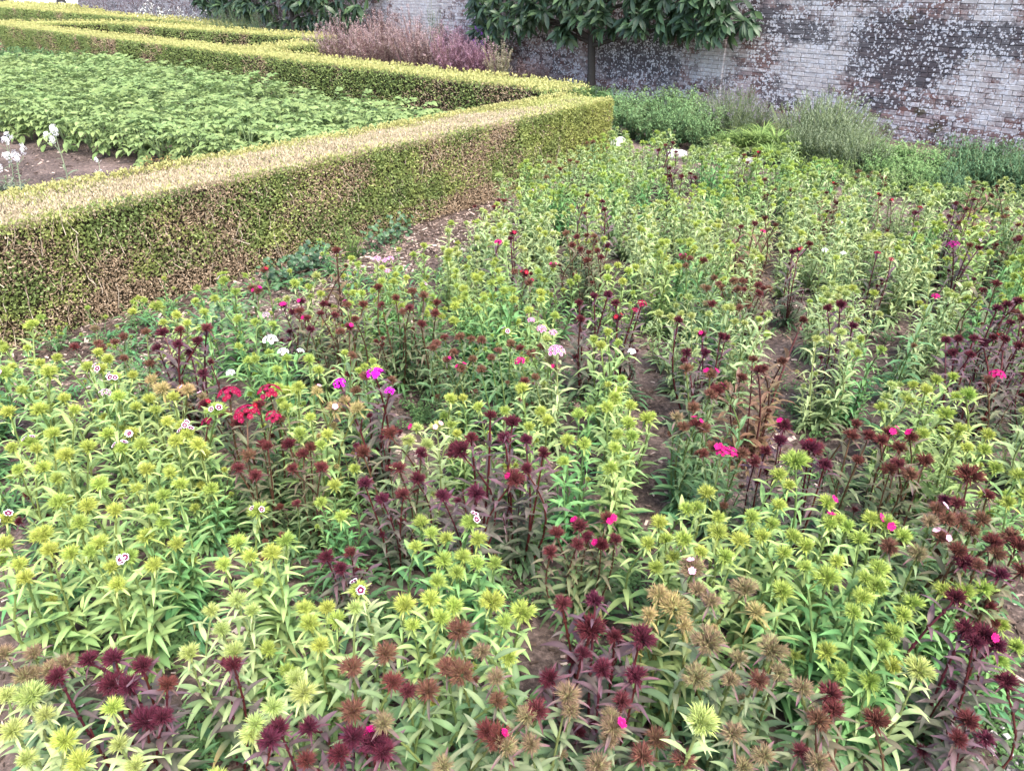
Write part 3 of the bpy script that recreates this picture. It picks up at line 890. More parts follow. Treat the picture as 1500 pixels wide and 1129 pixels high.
# white flowered plants in front of the far wall
white_v = V3(lambda s: leafy_plant(16, .9, .3, .09, LEAF_LOW[0], (.08, .12, .07), (.14, .18, .1), 12, seed=s + 41, tip=(.8, .8, .78), tips=.04, tipn=10))
place_kind('white_flowered_plant', 'white-flowered plant below the far purple-tinged brick wall', 'flower',
           [(226, 58, 1.25), (255, 61, 1.2), (284, 66, 1.15), (308, 69, 1.1)], white_v, 'white flowers below the far wall')

# ------------------------------------------------------------------ potato crop
def potato_leaf(r, lod=0):
    """One compound leaf along +Y, length 1 before scaling: a stalk with paired leaflets and an end leaflet."""
    B = Buf()
    tp = OVAL4 if lod == 0 else OVAL
    P = np.array([(0, 0, 0), (0, .35, .14), (0, .7, .12), (0, 1.0, -.02)])
    V, T, t = tube(P, np.linspace(.018, .008, 4), 3)
    B.add(V, T, (.13, .2, .08))
    for y, sc in ((.38, .34), (.62, .44), (.84, .48)):
        for sg in (-1, 1):
            c = np.array([0, y, np.interp(y, P[:, 1], P[:, 2])])
            d = np.array([sg * 1.0, .55 + r.normal(0, .15), -.12 + r.normal(0, .2)])
            g = mixa((.14, .205, .07), (.23, .31, .12), r.random(1))
            B.inst(tp, c[None], basis(d[None], (0, 0, 1)), sc * r.uniform(.85, 1.2), g, g * 1.12)
    g = mixa((.15, .22, .075), (.245, .33, .13), r.random(1))
    B.inst(tp, P[3][None] - [0, .05, 0], basis(np.array([[r.normal(0, .2), 1., -.35]]), (0, 0, 1)), .6, g, g * 1.1)
    return B
pr = np.random.default_rng(5)
PLEAF = [potato_leaf(pr).mesh('leaf', M_SOFT) for _ in range(6)]
def potato_layout(r):
    out = []
    for i in range(19):
        a = i * 2.4 + r.normal(0, .25)
        ring = i / 19
        z0 = .27 - .2 * ring + r.normal(0, .015)
        d = np.array([math.cos(a), math.sin(a), .55 - .75 * ring + r.normal(0, .12)])
        p = np.array([math.cos(a), math.sin(a), 0]) * (.02 + .07 * ring) + [0, 0, z0]
        out.append((p, d, (.155 + .04 * ring) * r.uniform(.85, 1.2), int(r.integers(6))))
    return out
LAY = [potato_layout(pr) for _ in range(6)]
def potato_whole(lay, r):
    B = Buf()
    for p, d, s, k in lay:
        R = basis(d[None], (0, 0, 1))[0]
        q = potato_leaf(r, 1)
        for V, T, C in zip(q.V, q.T, q.C):
            pass
        V, T, C = np.concatenate(q.V), np.concatenate(q.T), np.concatenate(q.C)
        B.add((V * s) @ R.T + p, T, C)
    return B.mesh('foliage', M_SOFT)
PWH = [potato_whole(l, pr) for l in LAY]
def potato_stem(r):
    B = Buf()
    for k in range(5):
        a = r.uniform(0, 6.28)
        V, T, t = tube(np.array([(0, 0, 0), (math.cos(a) * .04, math.sin(a) * .04, .15), (math.cos(a) * .07, math.sin(a) * .07, .27)]), [.007, .006, .004], 4)
        B.add(V, T, (.12, .17, .08))
    return B.mesh('stem', M_STEM)
PST = [potato_stem(pr) for _ in range(3)]

e0 = at(232, 240)[:2]
eL = at(-60, 190)[:2]
F_n = np.array([-fu[1], fu[0]]) * -1          # away from the camera across the far hedge
hn = np.array([-hu[1], hu[0]])                # away from the bed across the near hedge
cand = []
rowdir = norm(eL - e0)
rown = np.array([rowdir[1], -rowdir[0]])
if rown[1] < 0: rown = -rown
for j in range(0, 14):
    for i in range(-26, 46):
        p = e0 + rown * (.10 + j * .41) + rowdir * (i * .335 + (j % 2) * .17) + np.array([rnd.gauss(0, .04), rnd.gauss(0, .04)])
        if (p - F0) @ F_n > -.20 or (p - H0) @ hn < .62 + .18:
            continue
        u, v, d = proj((p[0], p[1], .3))
        if u < -40 or u > 760 or v > 300:
            continue
        cand.append((d, p, j))
cand.sort(key=lambda c: c[0])
PGRP = 'potato plants in rows behind the near hedge'
TEENS = ('first second third fourth fifth sixth seventh eighth ninth tenth eleventh twelfth thirteenth fourteenth fifteenth sixteenth seventeenth eighteenth nineteenth twentieth '
         'twenty-first twenty-second twenty-third twenty-fourth twenty-fifth twenty-sixth twenty-seventh twenty-eighth twenty-ninth thirtieth').split() + ['thirty-' + w for w in 'first second third fourth fifth sixth seventh eighth ninth'.split()] + ['fortieth'] + ['forty-' + w for w in 'first second third fourth fifth sixth seventh eighth ninth'.split()] + ['fiftieth'] * 20
rowcount = {}
order = sorted(range(min(300, len(cand))), key=lambda k: -float((cand[k][1] - e0) @ -rowdir))
plab = {}
for k in order:
    j = cand[k][2]
    i = rowcount.get(j, 0)
    rowcount[j] = i + 1
    plab[k] = f'{TEENS[i]} potato plant from the near hedge in the {TEENS[j]} row from the bare soil'
for k, (d, p, j_) in enumerate(cand[:300]):
    lb = plab[k]
    root = thing('potato_plant', lb, 'potato plant', (p[0], p[1], 0), PGRP, rnd.uniform(0, 6.28))
    sc = rnd.uniform(.9, 1.22)
    root.scale = (sc, sc, sc * rnd.uniform(.9, 1.2))
    L_ = rnd.randrange(6)
    link('stem', PST[k % 3], root)
    if k < 80:
        for (pp, dd, s, m) in LAY[L_]:
            R = basis(dd[None], (0, 0, 1))[0] * s
            link('leaf', PLEAF[m], root, Matrix(np.block([[R, pp[:, None]], [np.zeros((1, 3)), np.ones((1, 1))]]).tolist()))
    else:
        link('foliage', PWH[L_], root, kind='stuff')
if len(cand) > 300:
    B = Buf()
    for d, p, j_ in cand[300:]:
        n = 40
        q = np.concatenate([p + rng.normal(0, .11, (n, 2)), rng.uniform(.1, .34, (n, 1))], 1)
        B.inst(OVAL, q, basis(rng.normal(size=(n, 3)) * [1, 1, .4], (0, 0, 1)), .09, mixa((.075, .15, .055), (.125, .225, .085), rng.random(n)))
    link('potato_foliage', B.mesh('potato_foliage', M_SOFT), kind='stuff')
print('potatoes', len(cand))

# ------------------------------------------------------------------ white flowers at the open end of the potato patch
def floret4(r=.011, c=(.82, .80, .82), eye=(.6, .62, .4), petals=4):
    V, T, C = [(0, 0, 0)], [], [eye]
    for k in range(petals):
        a = k * 2 * math.pi / petals
        w = math.pi / petals * .9
        i = len(V)
        for da, rr, z in ((-w * .5, .55, .1), (-w * .85, .95, .12), (0, 1.08, .02), (w * .85, .95, .12), (w * .5, .55, .1)):
            V.append((math.cos(a + da) * rr * r, math.sin(a + da) * rr * r, z * r)); C.append(c)
        T += [(0, i, i + 4), (i, i + 1, i + 2), (i, i + 2, i + 4), (i + 2, i + 3, i + 4)]
    return Buf().add(np.array(V), np.array(T), np.array(C))
WFL = [floret4(.017, c).mesh('blossom', M_PETAL) for c in ((.85, .84, .86), (.8, .74, .8), (.84, .82, .78))]
def rocket(label, foot, h, n_br, lean=(0, 0), seed=0, nfl=14):
    r = np.random.default_rng(seed)
    root = thing('white_flowered_plant', label, 'flower', tuple(foot), 'white flowers in the bare soil behind the hedge')
    top = np.array([lean[0], lean[1], h])
    P = np.array([np.zeros(3), top * .35 + [.01, 0, 0], top * .7, top])
    V, T, t = tube(P, [.006, .005, .004, .003], 5)
    link('stem', Buf().add(V, T, (.20, .24, .15)).mesh('stem', M_STEM), root)
    for k in range(7):
        y = .08 + .1 * k
        c = top * y
        a = r.uniform(0, 6.28)
        me = Buf().add(LEAF_HI[k % 4][0], LEAF_HI[k % 4][1], mixa((.13, .18, .11), (.22, .27, .17), LEAF_HI[k % 4][2])).mesh('leaf', M_SOFT)
        s = .13 * r.uniform(.7, 1.2) * (1.15 - y)
        R = basis(np.array([[math.cos(a), math.sin(a), .35]]), (0, 0, 1))[0] * s
        link('leaf', me, root, Matrix(np.block([[R, c[:, None]], [np.zeros((1, 3)), np.ones((1, 1))]]).tolist()))
    for b in range(n_br):
        a = b * 2.2 + r.normal(0, .3)
        s0 = top * r.uniform(.55, .85) if b else top * .85
        tip = (top if b == 0 else s0 + np.array([math.cos(a) * .08, math.sin(a) * .08, .16 * r.uniform(.6, 1.1)]))
        if b:
            V, T, t = tube(np.array([s0, (s0 + tip) / 2 + [math.cos(a) * .015, math.sin(a) * .015, -.01], tip]), [.003, .0025, .002], 4)
            link('stem', Buf().add(V, T, (.2, .25, .15)).mesh('stem', M_STEM), root)
        for k in range(nfl if b == 0 else nfl // 2 + 1):
            d = norm(r.normal(size=3) + [0, -.3, .5])
            p = tip + d * np.array([.035, .035, .05]) * r.uniform(.5, 1.1)
            F = basis(np.cross(d, [.3, .2, .9])[None], d)[0]
            sc = r.uniform(.8, 1.25)
            link('blossom', WFL[int(r.integers(3))], root, Matrix(np.block([[F * sc, p[:, None]], [np.zeros((1, 3)), np.ones((1, 1))]]).tolist()))
rocket('tall single white-flowered stem standing clear in front of the potato plants', at(101, 272), .50, 3, (.01, 0), 1, 18)
rocket('pale pink-white flowers leaning out over the bare soil, beside the potato rows', at(30, 290), .34, 4, (.05, .05), 2, 14)
rocket('white flowers low behind the near hedge, at the very edge of the bare soil', at(2, 302), .30, 4, (-.02, 0), 3, 12)
rocket('white-flowered stem close to the first potato plants, tallest of the pale group', at(20, 262), .36, 3, (.04, 0), 4, 12)
rocket('small white flower low in the bare soil near the hedge shoots', at(150, 272), .14, 2, (.0, 0), 5, 4)
rocket('white flowers in the grey-leaved clump furthest from the tall white stem', at(-12, 275), .34, 4, (.04, 0), 6, 12)
# grey leafy tufts under the white flowers, a young orange-leaved shoot, a dark stone
tuft_v = V3(lambda s: leafy_plant(9, .16, .1, .10, LEAF_MID[0], (.12, .16, .10), (.2, .24, .16), 8, seed=s + 51))
place_kind('grey_leaf_tuft', 'grey-green leafy tuft on the bare soil behind the near hedge', 'plant',
           [(10, 308, 1.2), (40, 300, 1.1), (25, 285, 1.1), (140, 280, .8), (5, 280, 1.2), (165, 275, .7)], tuft_v, 'grey-green tufts on the bare soil')
shoot_v = V3(lambda s: leafy_plant(7, .2, .06, .09, LEAF_MID[0], (.25, .2, .07), (.34, .24, .09), 7, seed=s + 55))
place_kind('bronze_shoot', 'bronze-leaved young shoot between the hedge top and the potato plants', 'plant', [(222, 256, 1.0), (246, 252, 1.0)], shoot_v, 'bronze shoots behind the hedge')
def stone(name, label, cat, foot, sx, sy, sz, col, seed, group=None):
    r = np.random.default_rng(seed)
    n = 14
    V, T = [], []
    for i, (zz, k) in enumerate(((-.3, .8), (.15, 1.), (.6, .93), (.9, .62), (1., .2))):
        for j in range(n):
            a = j * 2 * math.pi / n
            q = k * (1 + .13 * math.sin(a * 2 + seed) + .08 * math.sin(a * 3 + 2 * seed) + r.normal(0, .03))
            V.append((math.cos(a) * q * sx, math.sin(a) * q * sy, zz * sz + r.normal(0, .03) * sz))
    for i in range(4):
        for j in range(n):
            p, q = i * n + j, i * n + (j + 1) % n
            T += [(p, q, q + n), (p, q + n, p + n)]
    for j in range(1, n - 1): T.append((4 * n, 4 * n + j, 4 * n + j + 1))
    o = link(name, Buf().add(V, T, col).mesh(name, M_STONE, True))
    o.location = tuple(foot)
    o.rotation_euler = (0, 0, seed)
    return tag(o, label, cat, group)
stone('garden_stone', 'dark rounded stone half hidden under the edge of the potato plants', 'stone', at(186, 218), .055, .05, .07, (.13, .10, .09), 2)
stone('white_stone', 'white flat stone lying at the end corner of the near hedge', 'stone', at(905, 212), .15, .10, .08, (.5, .48, .46), 1)
stone('white_stone', 'white flat stone behind the tall dark stems at the far edge of the bed', 'stone', at(988, 228), .16, .11, .06, (.48, .47, .46), 4)
stone('white_stone', 'broad pale stone sunk beside the two red flowers at the far edge of the bed', 'stone', at(1096, 238), .20, .10, .045, (.42, .39, .36), 6)
stone('white_stone', 'small white stone among the green leaves below the mossy wall', 'stone', at(1248, 216), .03, .03, .17, (.74, .74, .76), 3)

# ------------------------------------------------------------------ white van far beyond the last hedge
vp = at(118, 7.5, .32)
van = thing('parked_van', 'white van parked far beyond the hedges past the end of the brick wall', 'van', (vp[0], vp[1], 0), rz=math.radians(8))
prof = [(0, .34), (0, .75), (-.15, 1.05), (-.95, 1.2), (-1.6, 2.0), (-2.1, 2.15), (-5.6, 2.15), (-5.75, 2.0), (-5.75, .4), (-5.6, .32), (-4.95, .32), (-4.85, .6), (-4.55, .76), (-4.25, .6), (-4.15, .32), (-1.5, .32), (-1.4, .6), (-1.1, .76), (-.8, .6), (-.7, .32), (-.12, .32)]
def extrude(prof, y0, y1, bev=.06):
    n = len(prof)
    P = np.array(prof)
    c = P.mean(0)
    rings = [(y0, 1 - bev / 2), (y0 + bev, 1), (y1 - bev, 1), (y1, 1 - bev / 2)]
    V = np.concatenate([np.stack([c[0] + (P[:, 0] - c[0]) * k, np.full(n, y), c[1] + (P[:, 1] - c[1]) * k], 1) for y, k in rings])
    T = []
    for i in range(3):
        for j in range(n):
            p, q = i * n + j, i * n + (j + 1) % n
            T += [(p, q, q + n), (p, q + n, p + n)]
    import mathutils.geometry as mg
    tri = mg.tessellate_polygon([[Vector((a, b, 0)) for a, b in prof]])
    T += [t for t in tri] + [(t[0] + 3 * n, t[2] + 3 * n, t[1] + 3 * n) for t in tri]
    return V, np.array(T)
V, T = extrude(prof, 0, 1.9)
link('body', Buf().add(V, T, (.82, .82, .82)).mesh('body', M_PAINT), van)
M_DARK = plain('dark_trim', .5, .3, 0, 5, .05)
V, T = box((-4.1, -.025, .33), (-1.55, .03, .43)); link('sill', Buf().add(V, T, (.10, .10, .11)).mesh('sill', M_DARK), van)
V, T = box((-3.9, -.02, .78), (-1.5, .03, .86)); link('side_trim', Buf().add(V, T, (.06, .06, .07)).mesh('side_trim', M_DARK), van)
V, T = extrude([(-1.05, 1.28), (-1.62, 1.92), (-2.5, 1.92), (-2.5, 1.28)], -.02, .05, .01); link('side_window', Buf().add(V, T, (.03, .035, .04)).mesh('side_window', M_GLOSS), van)
for x in (-1.1, -4.55):
    for y in (.02, 1.7):
        a = np.linspace(0, 2 * math.pi, 20, endpoint=False)
        ring = [(x + math.cos(t) * .32, .32 + math.sin(t) * .32) for t in a]
        V, T = extrude(ring, y, y + .18, .03); w_ = link('wheel', Buf().add(V, T, (.03, .03, .03)).mesh('wheel', M_DARK), van)
        ring = [(x + math.cos(t) * .18, .32 + math.sin(t) * .18) for t in a]
        V, T = extrude(ring, y - .012, y + .1, .02); link('rim', Buf().add(V, T, (.4, .4, .42)).mesh('rim', M_PAINT), w_)
pp_ = at(103, 14)
post = thing('marker_post', 'thin grey post in front of the farthest hedge and the white van', 'post', (pp_[0], pp_[1], 0))
V, T = box((-.06, -.06, 0), (.06, .06, 1.0)); link('shaft', Buf().add(V, T, (.3, .3, .32)).mesh('shaft', M_STONE), post)
V, T = box((-.075, -.075, 1.0), (.075, .075, 1.05)); link('cap', Buf().add(V, T, (.3, .3, .32)).mesh('cap', M_STONE), post)

# ------------------------------------------------------------------ sweet williams
# per kind: leaf colours low / mid / top, leaf tip, stem, flower head root and tip, collar leaf root and tip
KIND = {
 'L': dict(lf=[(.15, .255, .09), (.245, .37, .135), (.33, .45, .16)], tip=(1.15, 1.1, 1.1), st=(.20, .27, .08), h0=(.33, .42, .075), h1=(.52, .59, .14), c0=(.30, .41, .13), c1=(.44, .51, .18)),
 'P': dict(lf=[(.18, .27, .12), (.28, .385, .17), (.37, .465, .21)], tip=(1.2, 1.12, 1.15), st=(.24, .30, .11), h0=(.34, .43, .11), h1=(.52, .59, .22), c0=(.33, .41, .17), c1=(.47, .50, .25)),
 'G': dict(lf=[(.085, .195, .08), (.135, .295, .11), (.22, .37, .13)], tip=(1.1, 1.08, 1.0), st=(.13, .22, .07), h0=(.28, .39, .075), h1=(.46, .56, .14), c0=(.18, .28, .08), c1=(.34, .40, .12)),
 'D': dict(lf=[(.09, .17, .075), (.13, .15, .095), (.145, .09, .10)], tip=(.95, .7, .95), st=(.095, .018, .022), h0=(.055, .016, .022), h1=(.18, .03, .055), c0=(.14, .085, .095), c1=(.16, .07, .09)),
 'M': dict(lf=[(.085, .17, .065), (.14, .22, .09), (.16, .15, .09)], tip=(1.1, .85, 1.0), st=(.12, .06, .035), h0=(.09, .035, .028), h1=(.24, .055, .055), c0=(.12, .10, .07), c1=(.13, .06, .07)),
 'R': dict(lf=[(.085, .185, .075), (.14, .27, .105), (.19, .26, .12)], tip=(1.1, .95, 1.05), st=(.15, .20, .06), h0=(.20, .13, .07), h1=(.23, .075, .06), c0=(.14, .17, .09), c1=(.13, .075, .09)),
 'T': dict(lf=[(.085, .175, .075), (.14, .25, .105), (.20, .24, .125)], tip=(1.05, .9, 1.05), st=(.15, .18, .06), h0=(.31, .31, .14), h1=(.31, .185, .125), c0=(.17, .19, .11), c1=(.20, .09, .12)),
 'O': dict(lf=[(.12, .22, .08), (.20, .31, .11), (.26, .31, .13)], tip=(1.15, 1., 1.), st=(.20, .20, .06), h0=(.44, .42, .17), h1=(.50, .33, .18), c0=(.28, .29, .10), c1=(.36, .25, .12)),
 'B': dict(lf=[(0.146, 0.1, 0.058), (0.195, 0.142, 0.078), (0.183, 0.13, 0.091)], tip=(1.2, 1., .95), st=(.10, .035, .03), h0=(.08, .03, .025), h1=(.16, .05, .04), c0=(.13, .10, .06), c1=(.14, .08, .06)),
}
sr = np.random.default_rng(23)
H_UNIT = .40

def make_head(k, r, lod=0, big=False):
    """A bristly dome of narrow bracts and calyx teeth; stem end at the origin pointing +Z, radius about 34 mm (46 when big)."""
    K = KIND[k]
    B = Buf()
    n = (260 if not big else 430) if lod == 0 else 95
    rc = np.array([.013, .013, .010]) if not big else np.array([.026, .026, .015])
    u = r.random(n)
    zc = 1 - u * 1.2
    a = r.uniform(0, 6.283, n)
    sq = np.sqrt(np.clip(1 - zc ** 2, 0, 1))
    d0 = np.stack([np.cos(a) * sq, np.sin(a) * sq, zc], 1)
    c = np.array([0, 0, .012])
    # little tufts: bracts gather towards a few calyx clusters
    nt = 9 if not big else 15
    ut = r.normal(size=(nt, 3)); ut[:, 2] = np.abs(ut[:, 2]) + .1; ut = norm(ut)
    near_t = ut[np.argmax(d0 @ ut.T, axis=1)]
    p = c + norm(d0 * .55 + near_t * .45) * rc * r.uniform(.55, 1.1, (n, 1))
    d = norm(d0 + near_t * .25 + r.normal(0, .26, (n, 3)) + [0, 0, .12])
    s = r.uniform(.010, .021, n)
    w = r.uniform(.0019, .0032, n) * (1 if lod == 0 else 1.8)
    v = r.uniform(.72, 1.25, (n, 1))
    mixv = r.random((n, 1)) ** 2 * .5
    tipc = np.array(K['h1']) * (1 - mixv) + np.array(K['c1']) * mixv
    B.inst(NEEDLE, p, basis(d, norm(r.normal(size=(n, 3)))), np.stack([w, s, w], 1), np.array(K['h0']) * v, tipc * v)
    m = (40 if not big else 70) if lod == 0 else 16
    d = norm(r.normal(size=(m, 3)) + [0, 0, 1.0])
    B.inst(NEEDLE, c - [0, 0, .006] + d * rc * .5, basis(d, norm(r.normal(size=(m, 3)))), np.stack([np.full(m, .0075), r.uniform(.014, .02, m), np.full(m, .0075)], 1),
           np.array(K['h0']) * .85, np.array(K['h1']) * r.uniform(.55, .85, (m, 1)))
    # collar of narrow leaves below the head
    q = 5
    a = np.arange(q) * 6.283 / q + r.normal(0, .25, q)
    d = np.stack([np.cos(a), np.sin(a), r.uniform(-.6, .35, q)], 1)
    tp = LEAF_HI[1] if lod == 0 else LEAF_LOW[0]
    s = r.uniform(.030, .062, q)
    v = r.uniform(.85, 1.15, (q, 1))
    B.inst(tp, np.zeros((q, 3)), basis(d, (0, 0, 1)), np.stack([s * .62, s, s], 1), np.array(K['c0']) * v, np.array(K['c1']) * v)
    return B

HEADS = {k: [make_head(k, sr).mesh('flower_head', M_HEAD) for _ in range(4)] for k in KIND}
HEADS_B = {k: [make_head(k, sr, 0, True).mesh('flower_head', M_HEAD) for _ in range(3)] for k in KIND}
HEADS_F = {k: [make_head(k, sr, 1).mesh('flower_head', M_HEAD) for _ in range(3)] for k in KIND}

def floret(col, ring, eye, r, seed, fr=.10):
    """A flat five-petalled floret with toothed petal ends; colours by ring from the throat outwards."""
    q = np.random.default_rng(seed)
    V, C, T = [(0, 0, -.15 * r)], [eye], []
    n = 25
    for j in range(n):
        a = j * 2 * math.pi / n
        w = (j % 5) / 5
        gap = 1 if j % 5 == 0 else 0
        for k, (rr, c) in enumerate(((.18, eye), (.30, ring), (.70, ring), (.84, col), (1.0, col))):
            x = rr * r * (1 - .32 * gap * (k > 1) * (rr - .3)) * (1 + (fr * ((j % 2) * 2 - 1) if k == 4 else 0))
            V.append((math.cos(a) * x, math.sin(a) * x, r * (.16 * rr * rr - .1 * gap * rr + q.normal(0, .02))))
            C.append(np.array(c) * q.uniform(.92, 1.06))
    for j in range(n):
        p, s = 1 + j * 5, 1 + ((j + 1) % n) * 5
        T.append((0, p, s))
        for k in range(4):
            T += [(p + k, p + k + 1, s + k + 1), (p + k, s + k + 1, s + k)]
    return Buf().add(np.array(V), np.array(T), np.array(C))
FLR = {
 'm': [floret((.52, .008, .17), (.38, .005, .11), (.55, .02, .2), .0112, i).mesh('blossom', M_PETAL) for i in range(3)],
 'r': [floret((.34, .006, .03), (.25, .004, .02), (.45, .10, .12), .0112, i).mesh('blossom', M_PETAL) for i in range(3)],
 'c': [floret((.30, .004, .055), (.20, .003, .03), (.40, .05, .12), .0112, i).mesh('blossom', M_PETAL) for i in range(3)],
 'b': [floret((.82, .77, .80), (.13, .008, .05), (.70, .55, .62), .0112, i).mesh('blossom', M_PETAL) for i in range(3)],
 'p': [floret((.84, .62, .76), (.50, .02, .20), (.82, .65, .75), .0112, i).mesh('blossom', M_PETAL) for i in range(3)],
 'k': [floret((.80, .42, .56), (.80, .45, .55), (.75, .5, .5), .0105, i).mesh('blossom', M_PETAL) for i in range(3)],
 'w': [floret((.86, .86, .84), (.84, .84, .82), (.7, .74, .6), .0112, i).mesh('blossom', M_PETAL) for i in range(3)],
 'v': [floret((.62, .008, .48), (.55, .006, .40), (.5, .02, .4), .0112, i).mesh('blossom', M_PETAL) for i in range(3)],
 'u': [floret((.26, .006, .14), (.20, .004, .10), (.3, .02, .15), .0112, i).mesh('blossom', M_PETAL) for i in range(3)],
}
DOME = {'M': 'm', 'C': 'c', 'W': 'w', 'V': 'v', 'U': 'u', 'Q': 'p', 'B': 'b'}

# stems with opposite leaf pairs; unit height H_UNIT, straightened later to run from foot to head
def stem_variant(r, n_nodes=9):
    bend = r.normal(0, .028, 2)
    P = np.array([(bend[0] * math.sin(math.pi * t), bend[1] * math.sin(math.pi * t), t * H_UNIT) for t in np.linspace(0, 1, 7)])
    leaves = []
    az0 = r.uniform(0, 6.28)
    for i in range(n_nodes):
        t = .07 + .86 * (i + r.uniform(-.15, .15)) / (n_nodes - 1)
        p = np.array([np.interp(t, np.linspace(0, 1, 7), P[:, k]) for k in range(3)])
        for sg in (0, math.pi):
            a = az0 + i * math.pi / 2 + sg + r.normal(0, .22)
            up = .25 + .75 * t + r.normal(0, .18)
            d = norm(np.array([math.cos(a), math.sin(a), up]))
            s = (.106 - .046 * t) * r.uniform(.8, 1.2)
            leaves.append((p, d, s, min(1, max(0, t + r.normal(0, .08))), int(r.integers(4))))
    return P, leaves
SV = [stem_variant(sr, 9 + i % 3) for i in range(7)]
def stem_mesh(k, v, mode):
    """mode 0: bare stem; 1: stem joined with its leaves; 2: the same, lighter, for far plants."""
    K = KIND[k]
    P, lv = SV[v]
    B = Buf()
    rad = np.interp(np.linspace(0, 1, 7), [0, 1], [.0036, .0024])
    V, T, t = tube(P, rad, 6 if mode == 0 else 4)
    B.add(V, T, mixa(np.array(K['st']) * .8, K['st'], t))
    if mode == 0:
        for q, d, s, tt, sh in lv[::2]:                      # swollen joints
            V, T, t = tube(np.array([q - [0, 0, .006], q, q + [0, 0, .006]]), [.003, .0052, .003], 6)
            B.add(V, T, np.array(K['st']) * .85)
    else:
        tp = LEAF_MID if mode == 1 else LEAF_LOW
        for i, (q, d, s, tt, sh) in enumerate(lv):
            c = level_col(K, tt)
            B.inst(tp[sh % len(tp)], q[None], basis(d[None], (0, 0, 1)), s, c * sr.uniform(.85, 1.15), c * np.array(K['tip']))
    return B
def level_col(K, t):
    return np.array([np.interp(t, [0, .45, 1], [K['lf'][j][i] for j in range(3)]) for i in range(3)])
STEM = {(k, v, m): stem_mesh(k, v, m).mesh('stem' if m == 0 else 'leafy_stem', M_LEAF) for k in KIND for v in range(7) for m in (0, 1, 2)}
LEAF = {}
for k in KIND:
    for lev in range(4):
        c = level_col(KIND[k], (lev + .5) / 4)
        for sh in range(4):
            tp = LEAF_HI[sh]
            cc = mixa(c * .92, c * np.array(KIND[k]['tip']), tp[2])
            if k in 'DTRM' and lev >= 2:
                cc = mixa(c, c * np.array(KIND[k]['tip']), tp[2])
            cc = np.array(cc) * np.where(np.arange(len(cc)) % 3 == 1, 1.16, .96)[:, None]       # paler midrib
            if lev == 0 and sh == 3:
                cc = mixa(cc, np.broadcast_to(np.array((.42, .36, .14)), cc.shape), np.clip(tp[2] * 1.8 - .7, 0, 1))   # yellowing old leaf
            LEAF[k, lev, sh] = Buf().add(tp[0], tp[1], cc).mesh('leaf', M_LEAF, True)
def basal(k, r):
    K = KIND[k]
    B = Buf()
    n = 26
    a = r.uniform(0, 6.28, n)
    d = np.stack([np.cos(a), np.sin(a), r.uniform(-.05, .7, n)], 1)
    p = np.stack([np.cos(a), np.sin(a), np.zeros(n)], 1) * r.uniform(0, .10, (n, 1)) + np.stack([np.zeros(n), np.zeros(n), r.uniform(.005, .06, n)], 1)
    c = np.array(K['lf'][0]) * r.uniform(.8, 1.25, (n, 1))
    for j in range(3):
        m = np.arange(n) % 3 == j
        B.inst(LEAF_MID[j], p[m], basis(d[m], (0, 0, 1)), r.uniform(.06, .10, m.sum()), c[m], c[m] * 1.15)
    return B
BASAL = {k: [basal(k, sr).mesh('basal_foliage', M_LEAF) for _ in range(3)] for k in KIND}

def mat4(R, p):
    return Matrix(((R[0, 0], R[0, 1], R[0, 2], p[0]), (R[1, 0], R[1, 1], R[1, 2], p[1]), (R[2, 0], R[2, 1], R[2, 2], p[2]), (0, 0, 0, 1)))
LV_M = [[mat4(basis(d[None], (0, 0, 1))[0] * s, p) for p, d, s, t, sh in SV[v][1]] for v in range(7)]

def rot_to(d, spin):
    """Rotation taking +Z to d, spun about it."""
    z = norm(np.asarray(d, float))
    x = np.cross([math.cos(spin), math.sin(spin), .01], z)
    x = norm(x)
    return np.stack([x, np.cross(z, x), z], 1)

